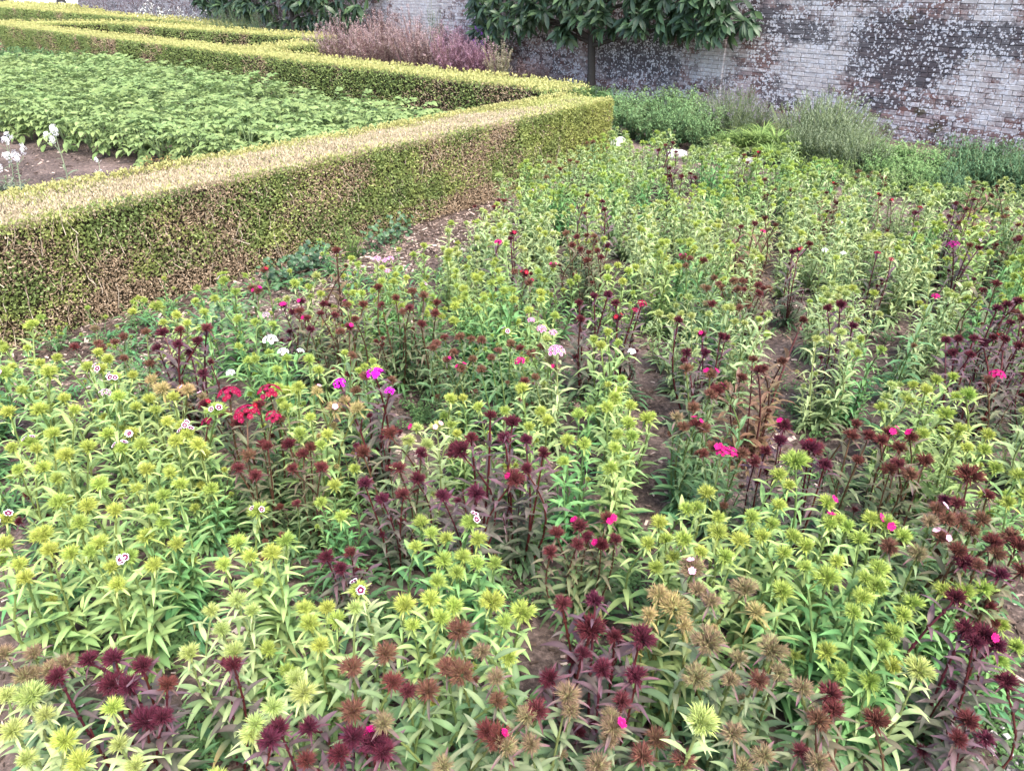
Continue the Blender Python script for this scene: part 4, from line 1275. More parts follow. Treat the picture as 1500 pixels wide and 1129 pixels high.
MIXK = {'L': 'LLLLLG', 'P': 'PPPPL', 'G': 'GGGGL', 'D': 'DDDDDDM', 'M': 'MMMMMRD', 'R': 'RRRRRMT', 'T': 'TTTTRM', 'O': 'OOOT', 'B': 'BBM'}
PLANTS = []
N_NEAR = [0]
def sweet_william(kind, base, heads, leafy=3, group='sweet williams in the flower bed', label=None, hkind=None):
    """heads: (point in the place, code, size, kind)."""
    base = np.asarray(base, float)
    base = np.array([base[0], base[1], 0.])
    d = proj((base[0], base[1], .25))[2]
    near = d < 2.15
    far = d > 4.6
    root = thing('sweet_william', label, 'flower', tuple(base), group)
    kinds = {}
    ends = []
    for P, code, size, hk in heads:
        ends.append((np.asarray(P) - base, code, size, hk or (rnd.choice(MIXK[kind]) if code not in DOME else kind)))
    for i in range(leafy + 4 if d > 2.6 else max(1, leafy - 1)):
        a = rnd.uniform(0, 6.28)
        q = rnd.uniform(.02, .13 if d > 2.6 else .09)
        hmean = np.mean([e[0][2] for e in ends]) if ends else .3
        ends.append((np.array([math.cos(a) * q, math.sin(a) * q, hmean * rnd.uniform(.5, .85)]), None, 1, kind))
    for top, code, size, hk in ends:
        foot = np.array([top[0] * .3 + rnd.gauss(0, .012), top[1] * .3 + rnd.gauss(0, .012), 0.])
        vec = top - foot
        ln = np.linalg.norm(vec)
        v = rnd.randrange(7)
        R = rot_to(vec, rnd.uniform(0, 6.28))
        k = ln / H_UNIT
        wide = k ** .35 / k                                    # tall stems do not get giant leaves
        M = mat4(R * k, foot)
        if near:
            st = link('stem', STEM[kind, v, 0], root, M)
            for j, (p, dd, s, t, sh) in enumerate(SV[v][1]):
                if code is None and t > .97: continue
                LM = LV_M[v][j].copy()
                LM3 = LM.to_3x3() * wide
                for a_ in range(3):
                    for b_ in range(3):
                        LM[a_][b_] = LM3[a_][b_]
                link('leaf', LEAF[kind, min(3, int(t * 4)), sh], st, LM)
        else:
            link('leafy_stem', STEM[kind, v, 2 if far else 1], root, M)
        if code is None:
            if rnd.random() < .5:
                continue                                        # a leafy tip without a head
            code, size = '', rnd.uniform(.4, .68)               # a young, still small head
        hs = HEADS_F if far else HEADS
        hd = norm(vec) * .7 + np.array([rnd.gauss(0, .15), rnd.gauss(0, .15) - .05, .5])
        sc = size * rnd.uniform(.78, 1.05) * (.92 if far else (.92 if d > 2.8 else 1.02))
        dome = code in DOME
        HR = rot_to(hd, rnd.uniform(0, 6.28))
        if size > 1.18 and not dome and not far:
            hs = HEADS_B
            sc = sc / 1.34
        h = link('flower_head', hs[hk][rnd.randrange(len(hs[hk]))], root, mat4(HR * sc * (.72 if dome else 1), top))
        fl = DOME.get(code, code)
        if code and fl in FLR:
            if dome:
                nn = 17
                for j in range(nn):
                    zc = 1 - (j + .5) / nn * .95
                    a = j * 2.39996 + rnd.gauss(0, .12)
                    dd = np.array([math.cos(a) * math.sqrt(1 - zc * zc), math.sin(a) * math.sqrt(1 - zc * zc), zc])
                    pp = (np.array([0, 0, .008]) + dd * np.array([.042, .042, .03])) / .72
                    link('blossom', FLR[fl][j % 3], h, mat4(rot_to(dd + np.array([0, 0, .35]), rnd.uniform(0, 6)) * rnd.uniform(.9, 1.15) / .72 * 1.02, pp))
            else:
                for j in range(rnd.choice((1, 1, 2)) if fl in 'mrk' else rnd.choice((2, 2, 3))):
                    a = rnd.uniform(0, 6.28)
                    zc = rnd.uniform(.55, .95)
                    dd = np.array([math.cos(a) * .6, math.sin(a) * .6 - .35, zc])
                    dd = dd / np.linalg.norm(dd)
                    # turn the blossom's place into the head's own frame so that it opens towards the sky
                    dl = HR.T @ dd
                    link('blossom', FLR[fl][j % 3], h, mat4(rot_to(dl, rnd.uniform(0, 6)) * rnd.uniform(.85, 1.1), np.array([0, 0, .008]) + dl * .030))
    link('basal_foliage', BASAL[kind][rnd.randrange(3)], root, Matrix.Rotation(rnd.uniform(0, 6.28), 4, 'Z'), kind='stuff')
    codes = [c for _, c, _, _ in ends if c]
    PLANTS.append(dict(o=root, kind=kind, base=base, codes=codes, n=len([1 for e in ends if e[1] is not None]), label=label, d=d))
    return root

HAND = []
def P(kind, z, label, toks, leafy=3):
    HAND.append((kind, z, label, toks, leafy))

# kind, height of the heads, label of its own or None, heads as seen: x,y[:bloom][:size]; '.' = none
P('P', .40, 'pale lime sweet william in the very corner beside the dark maroon heads', '12,1022 45,1026::1.35 70,1052 20,1075 95,1090 40,1115', 4)
P('P', .37, 'pale lime sweet william with long collar leaves in front of the dark maroon heads', '165,1042 177,1094 120,1120 200,1125', 3)
P('D', .38, 'dark maroon sweet william with ten spiky heads and purple leaves, near lower corner', '88,995 133,972::1.1 170,970 210,980 166,1005::1.25 192,1008 245,1007 215,1060::1.35 238,1055', 4)
P('D', .36, 'single leaning dark red stem with one maroon head, beside the ten-headed maroon plant', '343,978', 1)
P('T', .30, 'rust-tan sweet william behind the pale lime corner plant', '8,962 53,960 98,975 50,990 38,996 75,985', 3)
P('L', .42, None, '10,800 65,788::1.35 75,810 30,830 10,765:b 40,850', 4)
P('L', .42, 'large lime sweet william with one dark-eyed white blossom on its front head', '108,815 135,812 190,820:b:1.2 165,835 150,800 228,832 175,860', 4)
P('L', .42, None, '90,740::1.1 147,713 130,745 170,752 120,770', 4)
P('L', .42, None, '215,693 250,697 200,720 240,730 265,715 225,750', 4)
P('G', .34, None, '215,790 260,800 240,770', 5)
P('L', .42, 'tall lime sweet william standing alone on the mulch with a white-dotted top head', '380,752:b:1.3 420,797::1.15 368,818 330,830 400,815 350,800', 4)
P('P', .33, 'lime sweet william with star-like open leaf tips, in front of the tall lone lime plant', '348,883 310,897 325,925 280,962 370,900 345,960', 5)
P('G', .20, 'broad-leaved green sweet william without flower heads beside the bare mulch', '395,955 420,985', 6)
P('L', .34, None, '447,897 480,895 453,918 470,950 495,915', 3)
P('P', .40, 'lime sweet william carrying one white blossom with a dark ring above bare mulch', '527,868:b:1.15 520,895', 2)
P('P', .33, None, '432,1000 447,1018::1.15 375,1065 370,1078 400,1040', 3)
P('D', .32, None, '410,1070 398,1088 455,1068', 3)
P('G', .40, 'green-leaved lime sweet william with one red-ringed white blossom, beside the purple-leaved clump', '655,793 617,770 690,770:b 632,785 678,820 640,855', 4)
P('G', .38, None, '700,830 725,828 670,842 700,795 610,805 650,825', 3)
P('L', .40, 'bright lime sweet william with broad yellow-green heads behind the rust-headed plants', '592,893::1.15 630,882 664,893::1.1 645,910 605,920', 3)
P('L', .40, None, '720,885::1.35 765,900::1.25 740,915 745,965', 3)
P('R', .41, 'rust-headed sweet william with blackish collar leaves, foremost in the middle of the bed', '565,963 517,983 575,1005 597,1017 628,1018::1.2 520,1045::1.1 560,1062', 5)
P('R', .44, 'tall rust-headed sweet william just before the bright lime heads', '672,930::1.2 709,958::1.05 675,990::1.25 655,985 727,998 727,1030', 4)
P('D', .36, 'dark purple sweet william with one magenta blossom at the bottom edge of the picture', '517,1085:.:1.1 547,1090:m:1.4 560,1105 500,1110 450,1120', 4)
P('T', .38, 'tan-headed sweet william with a bright magenta speck, among broad green leaves', '712,1075 728,1085:m:1.25 740,1100 650,1125', 4)
P('T', .38, None, '787,1045::1.2 830,1025::1.2 777,1090 770,1055 835,1045', 4)
P('T', .38, None, '895,1070:m:1.1 893,1055 875,1125 890,1085', 4)
P('D', .42, 'large maroon-headed sweet william with violet collar leaves in the middle foreground', '823,888::1.05 872,885::1.15 865,925::1.45 938,937::1.25 900,937', 4)
P('D', .37, None, '932,998::1.2 808,997 852,962 910,1030 880,985', 4)
P('M', .30, 'small red-brown sweet william with hot pink blossoms, alone on dark mulch', '848,775:m:1.1 815,785 890,765:m 880,803:m:1.1 862,790 845,800 806,812 900,795', 3)
P('O', .40, 'orange-tinged sweet william with red lower stems behind the maroon heads', '985,895::1.5 965,875 950,905 1000,920', 3)
P('T', .43, 'tan-headed sweet william with one pink blossom and red leaf tips', '1015,838:k:1.25 1020,870 1040,885', 2)
P('O', .40, None, '1090,868::1.3 1105,900', 3)
P('L', .42, None, '1050,785::1.2 1083,797::1.15 1025,812 1000,795 1060,820', 4)
P('L', .42, None, '1035,727::1.1 1020,748 1050,760 1005,750', 3)
P('L', .36, None, '965,770 975,795 985,820 960,835 950,800', 5)
P('L', .43, 'lime sweet william with two pink blossoms on its topmost heads, before the dark purple clump', '1213,770:m:1.2 1180,805::1.2 1225,765 1208,742:m 1160,790', 4)
P('L', .43, None, '1258,795::1.15 1275,765:m 1295,772:m:1.1 1240,775 1320,790', 3)
P('L', .43, None, '1100,763::1.05 1130,772::1.1 1148,815 1115,790 1140,745', 4)
P('G', .42, 'broad green sweet william topped by a pale lime head, largest leaves in the bed', '1210,850::1.3 1145,872::1.15 1180,835 1225,825', 5)
P('G', .42, None, '1283,862::1.45 1260,880 1285,838 1265,850 1250,900', 5)
P('G', .38, None, '1320,905::1.1 1305,930 1335,890 1290,950', 4)
P('P', .36, 'leaning lime head with drooping collar leaves, next to the dark purple-leaved plant', '1343,985::1.25', 2)
P('G', .28, None, '1305,978 1270,1000 1210,960 1230,990', 6)
P('R', .42, None, '1343,815::1.1 1300,805 1375,792:k:1.1 1360,770', 4)
P('R', .42, 'rust-headed sweet william with a pale pink floret', '1370,750:k 1385,765 1405,768::1.1 1435,765::1.1 1420,782', 4)
P('M', .42, None, '1410,830::1.15 1428,832 1452,798 1457,815::1.1 1400,812', 4)
P('M', .42, None, '1462,848::1.1 1487,805::1.1 1495,840 1480,790', 4)
P('G', .36, None, '1380,868 1440,866 1410,870', 6)
P('D', .40, 'dark purple sweet william with drooping violet leaves and one magenta blossom, by the gravel path', '1398,880::1.15 1412,925 1437,935:m:1.2 1455,950::1.1 1425,945', 3)
P('D', .30, 'short purple-leaved sweet william at the gravel edge, lowest maroon heads', '1400,1085 1440,1085 1415,1060 1472,1005', 3)
P('G', .22, None, '1465,920 1485,950 1460,970', 8)
P('T', .42, 'tan and pink headed sweet william with purple collar leaves in the foreground', '1037,945::1.35 1020,995::1.3 1070,1000 1080,970', 4)
P('T', .42, None, '1130,955::1.35 1110,1000 1172,1013::1.2 1140,990', 4)
P('M', .38, None, '1215,1022::1.15 1220,1045 1280,1062::1.15 1195,1060', 4)
P('P', .46, 'lone big pale lime head with broad pale leaves, foremost of the tan-headed plants', '1025,1060::1.5', 3)
P('T', .36, None, '1170,1105 1075,1080 1120,1110 1195,1122', 4)
P('R', .34, None, '1085,1125 940,1112 960,1090 1000,1120', 4)
# ---- middle of the bed
P('D', .44, 'big purple-leaved sweet william with rust-maroon heads and red stem joints', '675,665::1.7 718,613 690,645 697,727::1.1 648,730', 5)
P('D', .44, 'purple-leaved sweet william with a single crimson-pink blossom', '750,622:.:1.25 770,648 740,645 795,668 770,690 752,705:m:1.25', 5)
P('M', .40, None, '572,640::1.1 533,668::1.15 617,668::1.1 585,690', 4)
P('D', .34, None, '560,735 535,712 590,730 610,705', 5)
P('G', .42, None, '832,650 863,605 848,612 855,655 826,680', 4)
P('L', .43, None, '890,600::1.1 920,625::1.1 905,640 900,660::1.1 895,690 925,645', 4)
P('L', .40, None, '765,575 793,606 775,628 800,620 740,605 703,600', 4)
P('P', .40, None, '610,632:m 640,630:k 600,650 625,655', 4)
P('O', .42, 'orange-headed sweet william with pale pink blossoms, beside the magenta pompon', '490,603:k:1.2 525,602::1.15 465,577:k:1.15 505,590', 4)
P('D', .48, 'magenta pompon flower head standing tallest in the middle of the bed', '550,551:V:.85 571,574:V:.5 498,563:V:.55', 3)
P('R', .40, 'rust-headed sweet william with a flat row of heads and one pink blossom', '640,507 652,498 675,497 690,500 705,502 655,530:m', 4)
P('R', .38, None, '635,513 677,543:m 692,530 665,520', 4)
P('R', .40, 'rust-headed sweet william with a magenta open head among its brown heads', '748,507 763,513 793,512 778,522 762,530:M:.6 805,530', 4)
P('R', .38, None, '720,527 705,545 730,517 768,562 783,555 813,542:m', 4)
P('P', .46, 'pink and white patterned flower head on a lime plant beside the sparse yellow stems', '815,517:Q:.8 800,500', 3)
P('G', .50, 'dense tall fresh-green lime sweet william, upright like a sheaf, mid bed', '720,418::1.05 733,414 738,430 750,428 752,442 710,440 700,455', 5)
P('L', .42, None, '778,470:Q:.45 793,483:Q:.5 810,488:Q:.5 775,458 812,466 742,490:b', 4)
P('L', .46, 'sparse yellow-green upright stems with a white bloom at the side', '890,490 880,510 925,516:W:.5 870,500 905,505', 4)
P('D', .46, None, '848,447::1.1 870,437::1.1 890,435::1.1 850,472', 3)
P('D', .46, 'dark-leaved sweet william with crimson blooms on tall dark stems', '902,447 930,456:C:.55 940,446:C:.6 905,470:r', 3)
P('L', .40, 'yellowest lime sweet william, a low bright cushion of heads', '890,395 905,392 920,400 930,395 890,410 912,415', 4)
P('M', .42, 'maroon-headed sweet william with small magenta blossoms near the hedge path', '440,460 450,470:m 470,462 455,485 490,465 475,448', 4)
P('M', .42, None, '512,482:m 532,450 520,470 508,450:m 500,490', 4)
P('M', .42, None, '560,450 580,440 600,455 555,425 590,460', 4)
P('M', .44, None, '605,430::1.1 620,437::1.15 640,447::1.1 638,462::1.1 617,478', 4)
P('L', .44, None, '10,513::1.1 48,480::1.25 20,540 85,527', 4)
P('L', .42, None, '10,552:k:1.2 73,550::1.2 60,535 35,575', 4)
P('L', .42, None, '130,540::1.15 195,553::1.05 145,520 160,530', 4)
P('L', .44, 'lime sweet william with a cluster of white blossoms ringed in maroon, near the hedge foot', '150,545:b:1.1 170,558:b:1.1 154,577:B:.55 175,585', 4)
P('L', .42, None, '95,588::1.1 60,603::1.25 15,608::1.1 110,605', 4)
P('L', .42, None, '45,650:b:1.25 55,662 80,640 20,660 30,690', 4)
P('L', .42, None, '195,640:b:1.1 180,660:b:1.15 210,655 160,640', 4)
P('L', .42, None, '100,672::1.15 65,690 85,705 130,660', 4)
P('R', .36, 'rust-headed sweet william at the foot of the hedge', '110,512::1.15 140,485 145,507::1.2 150,514::1.2 183,497::1.15', 3)
P('R', .36, None, '215,490::1.1 220,537::1.15 182,528::1.1 170,505', 3)
P('D', .48, 'dark tall-stemmed sweet william with purplish leaves at the hedge foot', '240,490::1.3 265,488 303,485::1.15 262,508 290,503', 2)
P('D', .40, None, '232,513 258,535 298,550 280,520', 3)
P('O', .42, None, '240,575::1.2 275,575:k:1.25 297,585:k 225,560', 4)
P('L', .42, None, '220,590 255,585 230,605 200,600', 4)
P('M', .46, 'crimson sweet william in full bloom, rich red flower heads', '337,581:C:.85 395,578:C:.9 362,610:C:1.1 380,597:r 400,612:C:.6', 3)
P('M', .40, None, '302,597:r 410,618 330,612 305,620:C:.5 350,625', 4)
P('L', .42, None, '268,628:b:1.1 275,641:b:1.1 245,622 260,650 290,655', 4)
P('L', .46, 'lime head with long hanging collar leaves beside the crimson blooms', '318,605:b:1.3', 3)
P('G', .44, None, '290,425 330,415:b:1.1 315,440 345,430', 4)
P('L', .44, None, '230,452::1.3 260,465::1.1 275,476 300,460 240,475', 4)
P('G', .44, 'lime sweet william with pure white blooms', '396,500:W:.7 415,517:W:.55 440,515:W:.4 338,547:W:.5 375,530', 4)
P('G', .42, None, '365,532 395,520 420,528 350,510 405,545 455,530', 4)
P('G', .42, None, '390,463:B:.55 375,475 350,470 400,478', 4)
P('R', .44, None, '388,400:r:1.1 378,430:m:1.1 370,425', 2)
P('D', .40, None, '415,450:m 442,445:m 430,460', 3)
P('M', .36, None, '350,690 385,655 392,657 375,700 365,672', 4)
P('M', .36, None, '425,655 455,660 445,670 430,690 470,690', 4)
P('L', .40, None, '455,615 440,640 420,600 480,640 470,655', 4)
P('D', .22, 'low dark purple star of leaves among the lime plants', '45,728', 3)
P('G', .30, None, '250,690 300,670 310,720', 6)
P('G', .30, None, '470,740 500,760 520,690 490,715', 6)
P('D', .26, None, '500,835 480,820 515,812', 3)
# ---- right-hand half
P('B', .46, 'dark sparse brown-stemmed sweet william, see-through, beside bare mulch', '1102,530::1.05 1110,545 1118,542 1145,533::1.05 1085,557 1175,472::.9', 4)
P('D', .42, None, '993,473 1005,520 1028,492:m 1055,495 1062,497 1032,520', 4)
P('R', .42, 'rust-headed sweet william with several pink blossoms facing the sparse brown stems', '1005,545 1040,553:m:1.1 1050,578:m:1.2 1040,582::1.2 1060,570', 4)
P('R', .38, None, '1015,602 1018,625:m 1000,630 1030,632 990,615', 4)
P('R', .36, 'bright pink row of blossoms on a low plant near the sparse brown stems', '1043,660:m 1057,662:M:.5 1070,664:M:.5 1030,668 1085,668', 3)
P('D', .38, None, '1140,650::1.1 1147,627:m 1120,665 1105,680', 4)
P('D', .42, 'dark purple sweet william with a crimson-edged head, on bare mulch', '1185,660::1.5 1192,662:r:1.2 1207,685', 3)
P('G', .44, 'big single lime head on a blue-green stem, in front of the crimson-edged purple head', '1165,681::1.6 1140,700::1.1 1155,715', 4)
P('M', .42, None, '1253,625 1245,643 1272,642 1255,678', 5)
P('M', .42, 'maroon-headed sweet william with two pink-topped heads among pale green plants', '1303,638:m:1.1 1333,645:m:1.1 1315,660 1290,650', 5)
P('M', .40, None, '1353,680::1.1 1303,693::1.1 1315,685 1330,700', 5)
P('D', .48, None, '1425,500::1.1 1453,498:r:1.05 1385,502 1403,500 1420,523', 4)
P('D', .50, 'tall dark bushy sweet william against the bed edge, darkest clump', '1475,450 1490,445 1460,455 1495,470 1480,476', 6)
P('D', .46, None, '1395,520 1440,505 1470,500 1490,510 1500,490', 6)
P('M', .40, 'hot pink flower head in front of the darkest clump', '1460,551:M:.85 1445,560', 3)
P('L', .42, None, '1385,610::1.3 1370,560 1395,555 1400,640', 4)
P('L', .42, None, '1415,582::1.1 1405,632 1445,640 1415,660 1440,662', 4)
P('L', .40, None, '1350,640 1290,600 1330,590 1355,575', 4)
P('M', .42, None, '1418,702::1.5 1445,730 1382,737 1400,742', 4)
P('G', .42, None, '1455,690 1490,700 1475,740 1500,730', 5)
P('P', .42, 'cream-green sweet william with bleached leaves in the middle of the bed', '1230,490 1215,500 1245,510 1195,500', 5)
P('G', .36, None, '1260,500 1255,520 1290,515', 6)
P('R', .54, 'tall leaning stem with a magenta-fringed head', '1370,435:M:.5', 1)
P('D', .46, 'pair of dark red heads above pale lime plants', '1212,455::1.1 1230,450::1.2 1248,480', 3)
P('D', .48, 'royal purple pompon flower head on dark stems', '1396,361:U:.8 1420,362 1432,366', 4)
P('R', .42, None, '1000,380:m 1010,382 1030,385 1005,392 1045,410 1052,418', 4)
P('B', .46, 'dark bare-stemmed sweet william with a magenta bloom, in the far middle', '1117,340:M:.55 1085,335 1105,330 1120,322 1135,332', 3)
P('M', .42, 'dense maroon clump of many small heads in the far part of the bed', '830,345 845,350 860,348 870,358 838,362 850,368 862,372', 5)
P('M', .42, None, '875,370 890,362 880,380 860,385 870,350', 5)
P('D', .46, None, '860,290 882,298 886,310 858,315', 3)
P('R', .42, None, '805,240 820,250 800,262 845,240 835,238', 4)
P('D', .48, 'magenta bloom on a dark plant near the far part of the hedge', '730,356:M:.6 752,345:r 748,352', 3)
P('L', .42, 'pink and white patterned bloom cluster on the mulch path by the hedge', '552,381:Q:.6 565,383:Q:.6 572,380:Q:.5 568,398:Q:.4', 3)
P('B', .54, 'single tall dark stem on the mulch path by the hedge', '493,371', 1)
P('L', .40, None, '525,390 515,382 580,405 595,410 560,395', 4)
P('D', .50, 'dark thin stems in front of the white stones at the far end', '975,215 985,212 965,222 990,225', 2)
P('B', .40, 'orange-brown leaved sweet william in the far part of the bed', '1210,285 1222,272:r 1200,300 1225,300', 5)
P('M', .42, None, '1287,288:r 1305,296:r 1290,302', 3)
P('D', .42, None, '1347,305:C:.5 1340,315', 3)
P('D', .44, None, '1170,368:r 1185,360 1160,372', 4)
P('D', .44, None, '1285,372:C:.5 1305,381:C:.4', 3)
P('D', .46, None, '1400,300 1415,310 1390,320 1425,295 1405,330', 4)
P('B', .46, None, '1425,270 1440,280 1460,276 1450,290', 4)
P('R', .42, None, '810,392:m 768,405:r 775,418:r 755,400', 3)
P('M', .42, None, '1090,230 1105,232:r 1112,226:r 1095,240', 3)
P('L', .42, None, '1208,368:W:.5 1235,372:W:.4 1225,380', 3)

GAPS = [(790, 850, 70), (745, 885, 45), (830, 575, 45), (840, 540, 40), (615, 612, 35), (1150, 565, 40), (1160, 615, 45), (1205, 700, 45), (285, 885, 45), (235, 930, 40),
        (410, 1015, 35), (560, 915, 45), (430, 425, 60), (545, 365, 50), (480, 410, 45), (590, 345, 40), (925, 790, 40), (1310, 1085, 55), (1400, 1020, 45), (1480, 1090, 80), (760, 800, 45),
        (1130, 480, 30), (1300, 500, 22), (600, 560, 25), (455, 780, 35), (500, 860, 45), (910, 850, 35), (1360, 320, 25), (620, 410, 20), (1290, 560, 26)]

taken = []
for kind, z, label, toks, leafy in HAND:
    pts = []
    for tk in toks.split():
        q = tk.split(':')
        x, y = (float(v) for v in q[0].split(','))
        code = q[1] if len(q) > 1 and q[1] not in ('', '.') else ''
        size = float(q[2]) if len(q) > 2 else 1.0
        pts.append((x, y, code, size))
    cy = np.mean([p[1] for p in pts])
    cs = []
    for x, y, code, size in pts:
        dpt = at(x, y, z)[1]
        zh = z + float(np.clip((cy - y) * dpt / 1083 * .45, -.07, .07)) + rnd.gauss(0, .006)
        cs.append((at(x, y, zh), code, size * .98, None))
    base = np.mean([c[0] for c in cs], axis=0)
    if len(cs) == 1:
        base = base + [rnd.gauss(0, .03), rnd.gauss(0, .02), 0]
    if 'leaning' in (label or ''):
        base = base + [-.09, .02, 0]
    # keep clear of the hedge
    over = (base[:2] - H0) @ hn
    if over > -.10 and (base[:2] - H0) @ hu < 6:
        base[:2] -= hn * (over + .10)
    sweet_william(kind, base, cs, leafy, label=label)
    taken.append((base[0], base[1]))

# fill the rest of the bed: same habit, spacing and mix, kept off the bare patches
gaps = [(at(x, y, .12)[:2], r * at(x, y, .12)[1] / 1083 * (1.35 if y > 500 else 1.1)) for x, y, r in GAPS]
far0, far1 = at(905, 222)[:2], at(1500, 285)[:2]
fd = norm(far1 - far0); fnn = np.array([-fd[1], fd[0]])
cells = []
step = .135
for j in range(80):
    for i in range(-40, 60):
        cells.append(np.array([i * step + (j % 2) * step / 2, .7 + j * step * .87]))
rnd.shuffle(cells)
fill = []
for c in cells:
    p = c + np.array([rnd.gauss(0, .03), rnd.gauss(0, .03)])
    u, v, d = proj((p[0], p[1], .3))
    if u < -60 or u > 1560 or v > 1250: continue
    if (p - far0) @ fnn > -.05: continue
    if (p - H0) @ hn > -.16: continue
    hedge_path = 1.0 if (p - H0) @ hu < 3.2 else 0
    if (p - H0) @ hn > -.36 and (p - H0) @ hu > .9 and (p - H0) @ hu < 2.9 and rnd.random() < .9: continue
    if (p - ga[:2]) @ gn[:2] > -.03: continue
    lowp = False
    hx, hy, _ = proj((p[0], p[1], .44 if (p - H0) @ hu < 2.2 else .36))
    if hy < np.interp(hx, [0, 100, 230, 330, 390, 480, 600, 720, 780, 905, 1100, 1200, 1300, 1500], [505, 495, 462, 425, 410, 395, 345, 292, 252, 200, 218, 234, 262, 288]):
        if (p - H0) @ hu > 2.4 or rnd.random() < .25: continue
        lowp = True
    if any(np.linalg.norm(p - g) < r for g, r in gaps): continue
    hide = False
    for zt in (.06, .16, .26, .36, .44):
        if zt > .3 and d < 2.6: break
        sx, sy, sd = proj((p[0], p[1], zt))
        hw = .085 * 1083 / sd
        if any(math.hypot(sx - gx, sy - gy) < gr * .8 + hw * .8 for gx, gy, gr in GAPS if gy > 440):
            hide = True
            break
    if hide: continue
    need = .19 if d < 2.6 else .195
    q = np.array(taken)
    if np.min(np.hypot(q[:, 0] - p[0], q[:, 1] - p[1])) < need: continue
    taken.append((p[0], p[1]))
    fill.append((d, p, lowp))
fill.sort(key=lambda a: a[0])
print('hand', len(HAND), 'fill', len(fill))
MAXI = 300 - len(HAND)
extra = Buf()
for i, (d, p, lowp) in enumerate(fill):
    f = vnoise(np.array([[p[0], p[1], 0.]]), 1.1, 91)[0]
    g = vnoise(np.array([[p[0], p[1], 5.]]), 2.3, 92)[0]
    u = rnd.random()
    if d < 2.6:
        kind = 'L' if f > .55 else ('G' if u < .6 else 'R')
    else:
        kind = 'P' if f > .60 else ('L' if u < .46 else ('G' if u < .70 else ('P' if u < .82 else ('M' if u < .89 else ('R' if u < .94 else ('D' if u < .97 else 'O'))))))
    zz = (.27 if d < 2.6 else .40) * rnd.uniform(.85, 1.12)
    nh = rnd.randint(2, 4) if d < 2.6 else rnd.randint(5, 9)
    if lowp:
        kind, zz, nh = 'G', rnd.uniform(.15, .22), 1
    heads = []
    for k in range(nh):
        a, q = rnd.uniform(0, 6.28), .135 * math.sqrt(rnd.random())
        code = ''
        if rnd.random() < .012:
            code = {'L': 'b', 'P': 'w', 'G': 'b', 'M': 'm', 'R': 'm', 'D': 'r', 'O': 'k'}[kind]
        heads.append((np.array([p[0] + math.cos(a) * q, p[1] + math.sin(a) * q, zz * rnd.uniform(.78, 1.1)]), code, rnd.uniform(.75, 1.1), None))
    if i < MAXI:
        sweet_william(kind, (p[0], p[1], 0), heads, 3 if d > 2.6 else 5)
    else:
        K = KIND[kind]
        for hp, code, size, _ in heads:
            v = rnd.randrange(7)
            vec = hp - np.array([p[0], p[1], 0])
            foot = np.array([vec[0] * .3 + p[0], vec[1] * .3 + p[1], 0])
            R = rot_to(hp - foot, rnd.uniform(0, 6.28)) * (np.linalg.norm(hp - foot) / H_UNIT)
            for src, RR, o in ((STEM[kind, v, 2], R, foot), (HEADS_F[kind][rnd.randrange(3)], rot_to(vec, rnd.uniform(0, 6)) * size, hp)):
                n = len(src.vertices)
                co = np.empty(n * 3, np.float32); src.vertices.foreach_get('co', co)
                tr = np.empty(len(src.polygons) * 3, np.int32); src.loops.foreach_get('vertex_index', tr)
                cl = np.empty(n * 4, np.float32); src.color_attributes['Col'].data.foreach_get('color', cl)
                extra.add(co.reshape(-1, 3).astype(float) @ RR.T + o, tr.reshape(-1, 3), cl.reshape(-1, 4)[:, :3].astype(float) * rnd.uniform(.88, 1.12))
if extra.n:
    link('distant_sweet_williams', extra.mesh('distant_sweet_williams', M_HEAD), kind='stuff')
import re

# ------------------------------------------------------------------ mulch, weeds, ivy at the hedge foot
n = 30000
q = np.stack([rng.uniform(-3.2, 4.5, n), .5 + 7.5 * rng.random(n) ** 1.5, np.zeros(n)], 1)
q = q[((q[:, :2] - H0) @ hn < .1)]
pathq = np.array([H0[0], H0[1], 0]) + np.array([hu[0], hu[1], 0]) * rng.uniform(-.8, 5.5, (9000, 1)) - np.array([hn[0], hn[1], 0]) * rng.uniform(-.05, .75, (9000, 1))
q = np.concatenate([q, pathq])
soilq = at(0, 300) + np.stack([rng.uniform(-1.2, 2.6, 2500), rng.uniform(-.6, 3.0, 2500), np.zeros(2500)], 1)
q = np.concatenate([q, soilq[(soilq[:, :2] - H0) @ hn > .55]])
n = len(q)
q[:, 2] = ground_z(q) + .004
ln = rng.uniform(.008, .032, n) * (1 + 1.1 * (rng.random(n) < .07))
S = np.stack([ln * rng.uniform(.25, .6, n), ln, ln * rng.uniform(.1, .25, n)], 1)
pal = np.array([(.04, .028, .022), (.08, .056, .044), (.16, .115, .095), (.28, .21, .175), (.42, .34, .29), (.055, .04, .032)])
d = rng.normal(size=(n, 3)) * [1, 1, .28]
link('wood_chips', Buf().inst(CHIP, q, basis(d, norm(rng.normal(0, .35, (n, 3)) + [0, 0, 1])), S, pal[rng.integers(6, size=n)] * rng.uniform(.8, 1.2, (n, 1))).mesh('wood_chips', M_CHIP), kind='stuff')

